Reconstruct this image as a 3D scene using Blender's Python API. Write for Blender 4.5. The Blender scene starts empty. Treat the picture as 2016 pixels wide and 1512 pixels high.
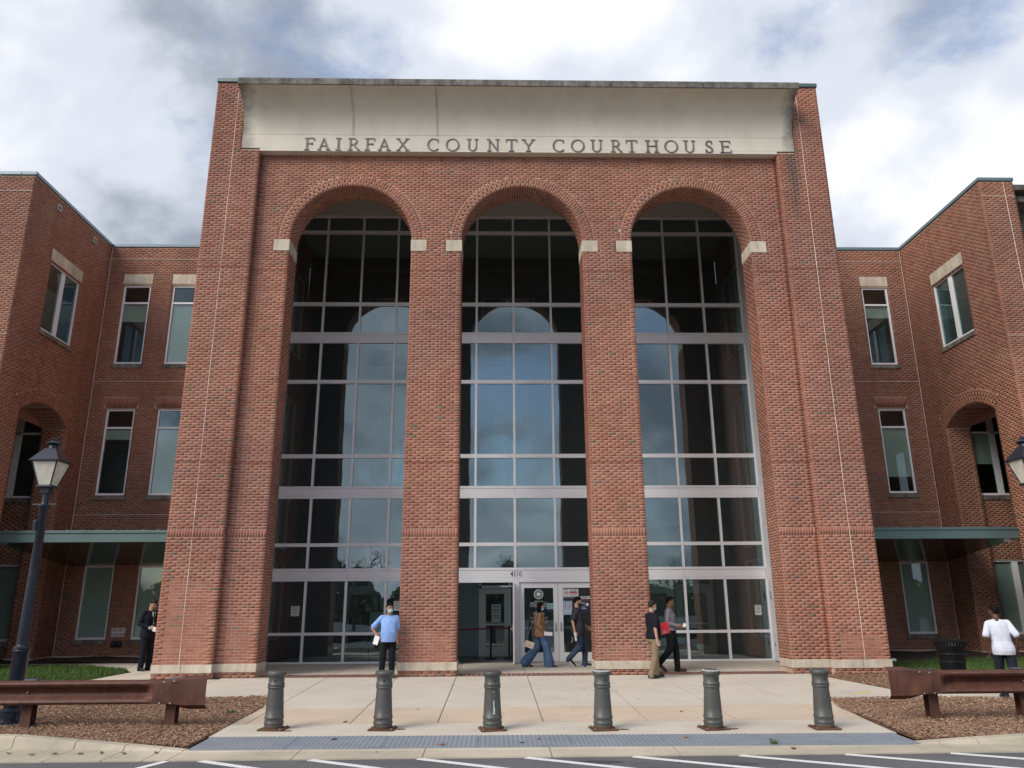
import bpy, bmesh, math, random
import numpy as np
from mathutils import Vector, Matrix, Quaternion

rad = math.radians
scene = bpy.context.scene
COL = scene.collection
RNG = random.Random(7)

# ---------------------------------------------------------------- camera
cd = bpy.data.cameras.new('camera')
cam = bpy.data.objects.new('camera', cd)
COL.objects.link(cam)
cd.sensor_fit = 'HORIZONTAL'; cd.sensor_width = 36.0
cd.lens = 36.0 * 1535.03 / 2016.0
cd.clip_start = 0.1; cd.clip_end = 2000.0
_yaw, _pitch, _roll = rad(1.35424), rad(15.9715), rad(-0.35597)
_f = Vector((math.sin(_yaw) * math.cos(_pitch), math.cos(_yaw) * math.cos(_pitch), math.sin(_pitch)))
_r = Vector((math.cos(_yaw), -math.sin(_yaw), 0.0)); _u = _r.cross(_f)
_r2 = math.cos(_roll) * _r + math.sin(_roll) * _u
_u2 = -math.sin(_roll) * _r + math.cos(_roll) * _u
CAM = Vector((-0.71427, -19.0982, 1.5103))
_M = Matrix((_r2, _u2, -_f)).transposed().to_4x4(); _M.translation = CAM
cam.matrix_world = _M
scene.camera = cam

# ---------------------------------------------------------------- world, sun, exposure
SUN_EL, SUN_AZ = 38.0, -131.0         # azimuth from +Y; the veiled sun stands high to the left, on the road side
world = bpy.data.worlds.new('World'); scene.world = world; world.use_nodes = True
wn, wl = world.node_tree.nodes, world.node_tree.links
wn.clear()
def W(t, **k):
    n = wn.new(t)
    for a, b in k.items(): setattr(n, a, b)
    return n
w_out = W('ShaderNodeOutputWorld'); w_bg = W('ShaderNodeBackground')
w_bg.inputs['Strength'].default_value = 0.115
sky = W('ShaderNodeTexSky', sky_type='NISHITA', sun_disc=False)
sky.sun_elevation = rad(SUN_EL); sky.sun_rotation = rad(SUN_AZ); sky.air_density = 1.0; sky.dust_density = 1.2; sky.ozone_density = 1.5
tc = W('ShaderNodeTexCoord'); sep = W('ShaderNodeSeparateXYZ')
wl.new(tc.outputs['Generated'], sep.inputs[0])
def wm(op, a, b=None):
    n = W('ShaderNodeMath', operation=op)
    for i, v in enumerate((a, b)):
        if v is None: continue
        if isinstance(v, (int, float)): n.inputs[i].default_value = v
        else: wl.new(v, n.inputs[i])
    return n.outputs[0]
dz = wm('ADD', wm('MAXIMUM', sep.outputs[2], 0.0), 0.5)
cmb = W('ShaderNodeCombineXYZ')
wl.new(wm('DIVIDE', sep.outputs[0], dz), cmb.inputs[0]); wl.new(wm('DIVIDE', sep.outputs[1], dz), cmb.inputs[1])
def cloud_noise(scale, detail, rough, loc, dist=0.0):
    mp = W('ShaderNodeMapping'); mp.inputs['Location'].default_value = loc
    wl.new(cmb.outputs[0], mp.inputs[0])
    nz = W('ShaderNodeTexNoise'); nz.inputs['Scale'].default_value = scale; nz.inputs['Detail'].default_value = detail
    nz.inputs['Roughness'].default_value = rough; nz.inputs['Distortion'].default_value = dist
    wl.new(mp.outputs[0], nz.inputs['Vector'])
    return nz.outputs['Fac']
CL_A, CL_B = (9.12, 1.2, 0.0), (8.8, 6.4, 0.0)
n_cov = cloud_noise(2.1, 10.0, 0.58, CL_A, 0.1)
n_shade = cloud_noise(2.3, 9.0, 0.52, CL_B, 0.1)
def ramp(fac, stops):
    r = W('ShaderNodeValToRGB'); wl.new(fac, r.inputs[0]); r.color_ramp.interpolation = 'EASE'
    el = r.color_ramp.elements
    while len(el) < len(stops): el.new(0.5)
    for e, (p, c) in zip(el, stops): e.position = p; e.color = (*c, 1.0)
    return r.outputs[0]
cover = ramp(n_cov, [(0.38, (0.15,) * 3), (0.50, (1.0,) * 3)])
ccol = ramp(n_shade, [(0.41, (1.65, 1.85, 2.25)), (0.53, (3.5, 3.7, 4.15)), (0.66, (5.3, 5.4, 5.6))])
mix = W('ShaderNodeMixRGB'); wl.new(cover, mix.inputs[0]); wl.new(sky.outputs[0], mix.inputs[1]); wl.new(ccol, mix.inputs[2])
wl.new(mix.outputs[0], w_bg.inputs['Color']); wl.new(w_bg.outputs[0], w_out.inputs['Surface'])

sl = bpy.data.lights.new('sun', 'SUN'); so = bpy.data.objects.new('sun', sl); COL.objects.link(so)
sl.energy = 1.5; sl.angle = rad(34.0); sl.color = (1.0, 0.95, 0.87)
_sd = Vector((math.sin(rad(SUN_AZ)) * math.cos(rad(SUN_EL)), math.cos(rad(SUN_AZ)) * math.cos(rad(SUN_EL)), math.sin(rad(SUN_EL))))
so.rotation_euler = _sd.to_track_quat('Z', 'Y').to_euler()
so.location = (-30, -20, 40)
vs = scene.view_settings
vs.view_transform = 'Standard'; vs.look = 'None'; vs.gamma = 1.0; vs.exposure = 0.92; vs.use_curve_mapping = False
scene.cycles.max_bounces = 8; scene.cycles.transparent_max_bounces = 12
scene.cycles.caustics_reflective = False; scene.cycles.caustics_refractive = False

# ---------------------------------------------------------------- materials
MATS = {}
def new_mat(name):
    m = bpy.data.materials.new(name); m.use_nodes = True
    n, l = m.node_tree.nodes, m.node_tree.links
    b = n.get('Principled BSDF')
    MATS[name] = m
    return m, n, l, b
def setp(b, col=None, rough=None, metal=None, spec=None):
    if col is not None: b.inputs['Base Color'].default_value = (*col, 1.0)
    if rough is not None: b.inputs['Roughness'].default_value = rough
    if metal is not None: b.inputs['Metallic'].default_value = metal
    if spec is not None: b.inputs['Specular IOR Level'].default_value = spec
def noise(n, l, scale, detail=4.0, rough=0.55, vec=None, world_pos=True):
    t = n.new('ShaderNodeTexNoise'); t.inputs['Scale'].default_value = scale
    t.inputs['Detail'].default_value = detail; t.inputs['Roughness'].default_value = rough
    if vec is not None: l.new(vec, t.inputs['Vector'])
    else:
        g = n.new('ShaderNodeNewGeometry'); l.new(g.outputs['Position'], t.inputs['Vector'])
    return t.outputs['Fac']
def cramp(n, l, fac, stops, interp='LINEAR'):
    r = n.new('ShaderNodeValToRGB'); l.new(fac, r.inputs[0]); r.color_ramp.interpolation = interp
    el = r.color_ramp.elements
    while len(el) < len(stops): el.new(0.5)
    for e, (p, c) in zip(el, stops): e.position = p; e.color = (*c, 1.0)
    return r.outputs[0]
def mixc(n, l, fac, a, b, mode='MIX'):
    m = n.new('ShaderNodeMixRGB'); m.blend_type = mode
    for i, v in enumerate((fac, a, b)):
        if isinstance(v, (int, float)): m.inputs[i].default_value = v
        elif isinstance(v, tuple): m.inputs[i].default_value = (*v, 1.0)
        else: l.new(v, m.inputs[i])
    return m.outputs[0]
def bump(n, l, b, height, strength=0.3, dist=0.01):
    bp = n.new('ShaderNodeBump'); bp.inputs['Strength'].default_value = strength; bp.inputs['Distance'].default_value = dist
    l.new(height, bp.inputs['Height']); l.new(bp.outputs[0], b.inputs['Normal'])
def stretch(n, l, sc):
    g = n.new('ShaderNodeNewGeometry'); mp = n.new('ShaderNodeMapping'); mp.inputs['Scale'].default_value = sc
    l.new(g.outputs['Position'], mp.inputs[0]); return mp.outputs[0]

def plain(name, col, rough=0.6, metal=0.0, var=0.12, nscale=6.0, spec=None, bmp=0.0):
    m, n, l, b = new_mat(name); setp(b, col, rough, metal, spec)
    if var > 0:
        f = noise(n, l, nscale, 5.0)
        lo = tuple(c * (1 - var) for c in col); hi = tuple(min(1.0, c * (1 + var)) for c in col)
        l.new(cramp(n, l, f, [(0.3, lo), (0.7, hi)]), b.inputs['Base Color'])
        if bmp > 0: bump(n, l, b, f, bmp, 0.005)
    return m

# brick: per-brick tone from the 'rnd' attribute
def brick_mat(name, tint):
    m, n, l, b = new_mat(name); setp(b, rough=0.85, spec=0.25)
    a = n.new('ShaderNodeAttribute'); a.attribute_name = 'rnd'
    t = tint
    S = [(0.0, (0.20, 0.135, 0.098)), (0.02, (0.26, 0.14, 0.10)), (0.035, (0.31, 0.125, 0.085)), (0.35, (0.352, 0.140, 0.096)),
         (0.7, (0.38, 0.162, 0.113)), (0.93, (0.405, 0.182, 0.127)), (1.0, (0.335, 0.124, 0.088))]
    c = cramp(n, l, a.outputs['Fac'], [(p, tuple(x * y for x, y in zip(q, t))) for p, q in S])
    big = noise(n, l, 0.55, 5.0, 0.62)
    pale = cramp(n, l, big, [(0.54, (0, 0, 0)), (0.74, (0.36,) * 3)])
    c = mixc(n, l, pale, c, (0.38, 0.235, 0.18))
    drift = noise(n, l, 0.16, 3.0, 0.5)
    c = mixc(n, l, 0.8, c, cramp(n, l, drift, [(0.36, (0.74, 0.75, 0.83)), (0.5, (1.0, 1.0, 1.0)), (0.64, (1.13, 1.10, 1.0))]), 'MULTIPLY')
    # black run-off below the right end of the cornice
    gg = n.new('ShaderNodeNewGeometry'); ss = n.new('ShaderNodeSeparateXYZ'); l.new(gg.outputs['Position'], ss.inputs[0])
    def tri(sock, c0, w0):
        a_ = n.new('ShaderNodeMath'); a_.operation = 'SUBTRACT'; l.new(sock, a_.inputs[0]); a_.inputs[1].default_value = c0
        b_ = n.new('ShaderNodeMath'); b_.operation = 'ABSOLUTE'; l.new(a_.outputs[0], b_.inputs[0])
        d_ = n.new('ShaderNodeMapRange'); d_.inputs[1].default_value = w0; d_.inputs[2].default_value = 0.0; l.new(b_.outputs[0], d_.inputs[0]); return d_.outputs[0]
    mm = n.new('ShaderNodeMath'); mm.operation = 'MULTIPLY'; l.new(tri(ss.outputs[0], 7.52, 0.34), mm.inputs[0]); l.new(tri(ss.outputs[2], 13.2, 2.6), mm.inputs[1])
    rn = noise(n, l, 1.0, 6.0, 0.7, stretch(n, l, (5.0, 5.0, 0.9))); m2 = n.new('ShaderNodeMath'); m2.operation = 'MULTIPLY'; l.new(mm.outputs[0], m2.inputs[0]); l.new(rn, m2.inputs[1])
    c = mixc(n, l, cramp(n, l, m2.outputs[0], [(0.08, (0, 0, 0)), (0.38, (0.75,) * 3)]), c, (0.07, 0.055, 0.05))
    ft = noise(n, l, 38.0, 4.0, 0.6)
    c = mixc(n, l, 0.45, c, cramp(n, l, ft, [(0.3, (0.62,) * 3), (0.7, (1.25,) * 3)]), 'MULTIPLY')
    vs_ = noise(n, l, 1.0, 4.0, 0.6, stretch(n, l, (1.6, 1.6, 0.18)))
    c = mixc(n, l, 0.5, c, cramp(n, l, vs_, [(0.34, (0.7, 0.68, 0.68)), (0.55, (1.04,) * 3)]), 'MULTIPLY')
    l.new(c, b.inputs['Base Color']); bump(n, l, b, ft, 0.35, 0.004)
    return m
M_brick = brick_mat('brick_tower', (1.0, 1.0, 1.0))
M_brickw = brick_mat('brick_wing', (0.95, 1.0, 0.96))
def mortar_mat(name, col):
    m, n, l, b = new_mat(name); setp(b, rough=0.95, spec=0.1)
    f = noise(n, l, 0.8, 6.0, 0.65)
    lo = tuple(c * 0.62 for c in col)
    l.new(cramp(n, l, f, [(0.36, lo), (0.58, col)]), b.inputs['Base Color'])
    return m
M_mortar = mortar_mat('mortar', (0.62, 0.465, 0.365))
M_mortarw = mortar_mat('mortar_wing', (0.50, 0.37, 0.28))
# procedural brick for faces nobody gets close to
m, n, l, b = new_mat('brick_plain'); setp(b, rough=0.9)
br = n.new('ShaderNodeTexBrick'); br.inputs['Scale'].default_value = 1.0
br.inputs['Color1'].default_value = (0.30, 0.12, 0.085, 1); br.inputs['Color2'].default_value = (0.38, 0.16, 0.11, 1); br.inputs['Mortar'].default_value = (0.5, 0.4, 0.33, 1)
br.inputs['Brick Width'].default_value = 0.2032; br.inputs['Row Height'].default_value = 0.0677; br.inputs['Mortar Size'].default_value = 0.006
g = n.new('ShaderNodeNewGeometry'); sx = n.new('ShaderNodeSeparateXYZ'); l.new(g.outputs['Position'], sx.inputs[0])
ad = n.new('ShaderNodeMath'); l.new(sx.outputs[0], ad.inputs[0]); l.new(sx.outputs[1], ad.inputs[1])
cb = n.new('ShaderNodeCombineXYZ'); l.new(ad.outputs[0], cb.inputs[0]); l.new(sx.outputs[2], cb.inputs[1]); l.new(cb.outputs[0], br.inputs['Vector'])
l.new(br.outputs['Color'], b.inputs['Base Color']); M_brickp = m

def stone_mat(name, col, dark, sc=2.0, lo=0.35, hi=0.6, streak=0.0):
    m, n, l, b = new_mat(name); setp(b, rough=0.85, spec=0.2)
    f = noise(n, l, sc, 7.0, 0.65)
    c = cramp(n, l, f, [(lo, dark), (hi, col)])
    if streak:
        s = noise(n, l, 1.0, 5.0, 0.6, stretch(n, l, (7.0, 7.0, 0.7)))
        c = mixc(n, l, streak, c, cramp(n, l, s, [(0.35, (0.45, 0.42, 0.4)), (0.6, (1, 1, 1))]), 'MULTIPLY')
    fb = noise(n, l, 45.0, 3.0); bump(n, l, b, fb, 0.15, 0.003)
    l.new(c, b.inputs['Base Color']); return m
M_lime = stone_mat('limestone', (0.66, 0.585, 0.475), (0.50, 0.43, 0.335), 2.5, 0.3, 0.62, 0.35)
M_sill = stone_mat('weathered_stone', (0.30, 0.28, 0.24), (0.12, 0.11, 0.10), 4.0, 0.35, 0.65, 0.5)
M_lip = stone_mat('weathered_lip', (0.27, 0.25, 0.225), (0.12, 0.115, 0.11), 3.0, 0.35, 0.62, 0.7)
# cornice stucco with the black weather stains at its two ends
m, n, l, b = new_mat('cornice_stucco'); setp(b, rough=0.85, spec=0.2)
f = noise(n, l, 0.9, 6.0, 0.6); c = cramp(n, l, f, [(0.32, (0.68, 0.625, 0.53)), (0.6, (0.75, 0.695, 0.595))])
s1 = noise(n, l, 1.0, 5.0, 0.6, stretch(n, l, (3.0, 3.0, 0.6)))
c = mixc(n, l, 0.13, c, cramp(n, l, s1, [(0.35, (0.62, 0.6, 0.58)), (0.6, (1, 1, 1))]), 'MULTIPLY')
g = n.new('ShaderNodeNewGeometry'); sx = n.new('ShaderNodeSeparateXYZ'); l.new(g.outputs['Position'], sx.inputs[0])
ab = n.new('ShaderNodeMath'); ab.operation = 'ABSOLUTE'; l.new(sx.outputs[0], ab.inputs[0])
wob = noise(n, l, 1.4, 6.0, 0.7)
ad = n.new('ShaderNodeMath'); ad.operation = 'MULTIPLY_ADD'; l.new(wob, ad.inputs[0]); ad.inputs[1].default_value = 1.0; l.new(ab.outputs[0], ad.inputs[2])
mr = n.new('ShaderNodeMapRange'); mr.inputs[1].default_value = 7.72; mr.inputs[2].default_value = 8.25; l.new(ad.outputs[0], mr.inputs[0])
c = mixc(n, l, mr.outputs[0], c, (0.13, 0.125, 0.12)); l.new(c, b.inputs['Base Color']); M_cove = m

M_alu = plain('white_aluminium', (0.85, 0.85, 0.87), 0.35, 0.0, 0.05, 1.5)
M_alud = plain('grey_aluminium', (0.42, 0.42, 0.42), 0.4, 0.0, 0.05, 1.5)
M_coping = plain('coping_metal', (0.16, 0.225, 0.25), 0.4, 0.3, 0.1, 2.0)
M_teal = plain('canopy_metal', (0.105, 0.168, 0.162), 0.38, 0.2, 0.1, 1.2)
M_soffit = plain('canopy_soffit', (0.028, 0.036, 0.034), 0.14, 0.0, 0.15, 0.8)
M_dark = plain('dark_interior', (0.045, 0.042, 0.04), 0.9, 0.0, 0.1)
M_inwall = plain('interior_wall', (0.24, 0.27, 0.275), 0.9, 0.0, 0.1, 2.0)
M_inframe = plain('interior_frame', (0.62, 0.64, 0.63), 0.5, 0.0, 0.05)
M_infloor = plain('interior_floor', (0.16, 0.15, 0.14), 0.35, 0.0, 0.15)
M_ceil = plain('portico_ceiling', (0.42, 0.40, 0.36), 0.8, 0.0, 0.06)
M_caulk = plain('caulk', (0.72, 0.62, 0.55), 0.8, 0.0, 0.1)
M_caulkd = plain('ledge_brick', (0.35, 0.155, 0.105), 0.9, 0.0, 0.1)
M_blind = plain('window_blind', (0.56, 0.63, 0.575), 0.85, 0.0, 0.05)
M_blindl = plain('lit_blind', (0.70, 0.80, 0.73), 0.85, 0.0, 0.04)  # window blind with extra light put into its colour, for the side-wall windows
M_letter = plain('bronze_letter', (0.18, 0.15, 0.14), 0.5, 0.3, 0.2, 8.0)
M_black = plain('black_paint', (0.014, 0.016, 0.021), 0.42, 0.0, 0.2, 5.0)
M_lamp = plain('lamp_paint', (0.016, 0.020, 0.032), 0.33, 0.0, 0.15, 6.0, spec=.35)
M_white = plain('white_paint', (0.74, 0.74, 0.74), 0.5, 0.0, 0.05)
M_paper = plain('paper', (0.62, 0.66, 0.62), 0.8, 0.0, 0.08, 20.0)
M_glow = plain('frosted_lens', (0.60, 0.57, 0.50), 0.45, 0.0, 0.15, 9.0)

def glass_mat(name, tint, refl, rough=0.0, wav=0.0, dust_lift=0.0):
    m, n, l, b = new_mat(name); n.remove(b)
    tr = n.new('ShaderNodeBsdfTransparent'); tr.inputs[0].default_value = (*tint, 1)
    gl = n.new('ShaderNodeBsdfGlossy'); gl.inputs['Color'].default_value = (0.80, 0.93, 1.0, 1); gl.inputs['Roughness'].default_value = rough
    lw = n.new('ShaderNodeLayerWeight'); lw.inputs[0].default_value = 0.18
    mr = n.new('ShaderNodeMapRange'); mr.inputs[3].default_value = refl; mr.inputs[4].default_value = 0.9
    l.new(lw.outputs['Fresnel'], mr.inputs[0])
    if wav:
        f = noise(n, l, 0.9, 1.0); bp = n.new('ShaderNodeBump'); bp.inputs['Strength'].default_value = wav; bp.inputs['Distance'].default_value = 0.02
        l.new(f, bp.inputs['Height']); l.new(bp.outputs[0], gl.inputs['Normal'])
    mx = n.new('ShaderNodeMixShader'); l.new(mr.outputs[0], mx.inputs[0]); l.new(tr.outputs[0], mx.inputs[1]); l.new(gl.outputs[0], mx.inputs[2])
    if dust_lift:  # pale diffuse tone: a little dust, and brightness added to the dark panes
        df = n.new('ShaderNodeBsdfDiffuse'); df.inputs[0].default_value = (0.50, 0.62, 0.72, 1); m3 = n.new('ShaderNodeMixShader'); m3.inputs[0].default_value = dust_lift
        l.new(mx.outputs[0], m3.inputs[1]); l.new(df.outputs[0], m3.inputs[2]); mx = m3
    l.new(mx.outputs[0], n['Material Output'].inputs['Surface']); return m
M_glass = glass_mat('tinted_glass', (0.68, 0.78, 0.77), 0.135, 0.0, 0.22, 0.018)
M_glassw = glass_mat('window_glass', (0.87, 0.92, 0.90), 0.06, 0.0, 0.04)
M_glassc = glass_mat('clear_glass', (0.80, 0.84, 0.82), 0.05)

m, n, l, b = new_mat('glow_shade'); setp(b, (0.62, 0.72, 0.66), 0.9)  # translucent sheet added so the hall's side windows glow with outside light
tl = n.new('ShaderNodeBsdfTranslucent'); tl.inputs[0].default_value = (0.62, 0.74, 0.68, 1); mx = n.new('ShaderNodeMixShader'); mx.inputs[0].default_value = 0.6
l.new(b.outputs[0], mx.inputs[1]); l.new(tl.outputs[0], mx.inputs[2]); l.new(mx.outputs[0], n['Material Output'].inputs['Surface']); M_shade = m
def concrete_mat(name, col, dark, warm=None):
    m, n, l, b = new_mat(name); setp(b, rough=0.9, spec=0.2)
    f = noise(n, l, 0.7, 7.0, 0.65); c = cramp(n, l, f, [(0.3, dark), (0.62, col)])
    sp = noise(n, l, 60.0, 3.0, 0.6)
    c = mixc(n, l, 0.4, c, cramp(n, l, sp, [(0.32, (0.72,) * 3), (0.62, (1.1,) * 3)]), 'MULTIPLY')
    st = noise(n, l, 3.2, 8.0, 0.7)
    c = mixc(n, l, cramp(n, l, st, [(0.56, (0, 0, 0)), (0.75, (0.35,) * 3)]), c, warm or (0.36, 0.28, 0.2))
    gv = n.new('ShaderNodeNewGeometry'); vo = n.new('ShaderNodeTexVoronoi'); vo.inputs['Scale'].default_value = 1.7; l.new(gv.outputs['Position'], vo.inputs['Vector'])
    c = mixc(n, l, cramp(n, l, vo.outputs['Distance'], [(0.035, (0.75,) * 3), (0.06, (0, 0, 0))]), c, (0.17, 0.15, 0.13))
    wd = noise(n, l, 1.3, 6.0, 0.6); cr = cramp(n, l, wd, [(0.494, (0, 0, 0)), (0.4985, (0.5,) * 3), (0.5015, (0.5,) * 3), (0.506, (0, 0, 0))])
    gate = noise(n, l, 0.22, 2.0); c = mixc(n, l, mixc(n, l, 1.0, cr, cramp(n, l, gate, [(0.54, (0, 0, 0)), (0.6, (1, 1, 1))]), 'MULTIPLY'), c, (0.16, 0.14, 0.12))
    l.new(c, b.inputs['Base Color']); bump(n, l, b, sp, 0.2, 0.003); return m
M_conc = concrete_mat('concrete', (0.61, 0.55, 0.465), (0.52, 0.47, 0.395))
M_concp = concrete_mat('concrete_pink', (0.60, 0.49, 0.375), (0.52, 0.425, 0.325))
M_conck = concrete_mat('concrete_kerb', (0.54, 0.475, 0.375), (0.36, 0.32, 0.25))
M_joint = plain('joint_dirt', (0.09, 0.08, 0.065), 0.95, 0.0, 0.2)
M_paver = plain('paver_brick', (0.20, 0.088, 0.068), 0.9, 0.0, 0.3, 9.0)
m, n, l, b = new_mat('asphalt'); setp(b, rough=0.88, spec=0.3)
f1 = noise(n, l, 120.0, 2.0, 0.6); f2 = noise(n, l, 0.7, 6.0, 0.65); f3 = noise(n, l, 26.0, 2.0)
c = cramp(n, l, f2, [(0.3, (0.095, 0.097, 0.10)), (0.65, (0.145, 0.145, 0.147))])
c = mixc(n, l, 0.75, c, cramp(n, l, f1, [(0.3, (0.45,) * 3), (0.52, (1.0,) * 3), (0.72, (1.7,) * 3)]), 'MULTIPLY')
c = mixc(n, l, cramp(n, l, f3, [(0.68, (0, 0, 0)), (0.74, (0.5,) * 3)]), c, (0.3, 0.29, 0.27))
l.new(c, b.inputs['Base Color']); bump(n, l, b, f1, 0.5, 0.006); M_asph = m
m, n, l, b = new_mat('road_paint'); setp(b, rough=0.7)
f1 = noise(n, l, 30.0, 6.0, 0.7); l.new(cramp(n, l, f1, [(0.33, (0.22, 0.22, 0.22)), (0.42, (0.74, 0.74, 0.73))]), b.inputs['Base Color']); M_road = m
m, n, l, b = new_mat('tactile'); setp(b, rough=0.6)
f1 = noise(n, l, 2.2, 7.0, 0.7); l.new(cramp(n, l, f1, [(0.3, (0.20, 0.225, 0.255)), (0.65, (0.275, 0.30, 0.335))]), b.inputs['Base Color']); M_tact = m
M_tactd = plain('tactile_dome', (0.15, 0.17, 0.20), 0.6, 0.0, 0.2, 8.0)
def attr_mat(name, stops, rough=0.9, attr='rnd'):
    m, n, l, b = new_mat(name); setp(b, rough=rough, spec=0.2)
    a = n.new('ShaderNodeAttribute'); a.attribute_name = attr
    l.new(cramp(n, l, a.outputs['Fac'], stops), b.inputs['Base Color']); return m
M_chip = attr_mat('mulch_chip', [(0, (0.17, 0.088, 0.056)), (0.5, (0.27, 0.168, 0.112)), (0.85, (0.36, 0.24, 0.165)), (1, (0.55, 0.40, 0.28))])
m, n, l, b = new_mat('mulch_soil'); setp(b, rough=1.0, spec=0.1)
f1 = noise(n, l, 55.0, 5.0, 0.7); f2 = noise(n, l, 0.8, 4.0)
c = cramp(n, l, f1, [(0.35, (0.13, 0.07, 0.045)), (0.6, (0.30, 0.175, 0.112))]); c = mixc(n, l, 0.4, c, cramp(n, l, f2, [(0.35, (0.6,) * 3), (0.6, (1.1,) * 3)]), 'MULTIPLY')
l.new(c, b.inputs['Base Color']); bump(n, l, b, f1, 0.9, 0.03); M_mulch = m
M_bed = plain('dark_bed', (0.045, 0.028, 0.02), 1.0, 0.0, 0.5, 30.0, bmp=0.8)
M_blade = attr_mat('grass_blade', [(0, (0.04, 0.08, 0.018)), (0.6, (0.075, 0.135, 0.03)), (0.9, (0.15, 0.22, 0.05)), (1, (0.24, 0.23, 0.09))], 0.7)
M_lawn = plain('lawn', (0.05, 0.095, 0.02), 1.0, 0.0, 0.4, 9.0, bmp=0.6)
m, n, l, b = new_mat('weathering_steel'); setp(b, rough=0.62, spec=0.4)
f1 = noise(n, l, 5.0, 8.0, 0.7); f2 = noise(n, l, 70.0, 3.0)
vs_ = noise(n, l, 1.0, 5.0, 0.6, stretch(n, l, (14.0, 14.0, 1.2)))
c = cramp(n, l, f1, [(0.3, (0.066, 0.027, 0.019)), (0.55, (0.108, 0.044, 0.029)), (0.75, (0.165, 0.066, 0.038))])
c = mixc(n, l, 0.5, c, cramp(n, l, vs_, [(0.35, (0.6,) * 3), (0.62, (1.2,) * 3)]), 'MULTIPLY')
l.new(c, b.inputs['Base Color']); bump(n, l, b, f2, 0.2, 0.003); M_rust = m
m, n, l, b = new_mat('bollard_paint'); setp(b, rough=0.45)
f1 = noise(n, l, 14.0, 6.0, 0.75); f2 = noise(n, l, 2.0, 4.0)
c = cramp(n, l, f2, [(0.3, (0.060, 0.061, 0.057)), (0.7, (0.092, 0.093, 0.087))])
c = mixc(n, l, cramp(n, l, f1, [(0.655, (0, 0, 0)), (0.68, (0.8,) * 3)]), c, (0.36, 0.35, 0.32)); l.new(c, b.inputs['Base Color']); M_boll = m
m, n, l, b = new_mat('rust_stain'); setp(b, rough=0.95)
f1 = noise(n, l, 4.5, 6.0, 0.7); l.new(cramp(n, l, f1, [(0.35, (0.075, 0.036, 0.02)), (0.65, (0.155, 0.075, 0.038))]), b.inputs['Base Color']); M_plate = m
M_cap = plain('cap_metal', (0.10, 0.105, 0.12), 0.4, 0.5, .15, 6.0)
M_bolt = plain('galvanised_bolt', (0.33, 0.31, 0.28), 0.4, 0.8, 0.2, 20.0)

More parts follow.
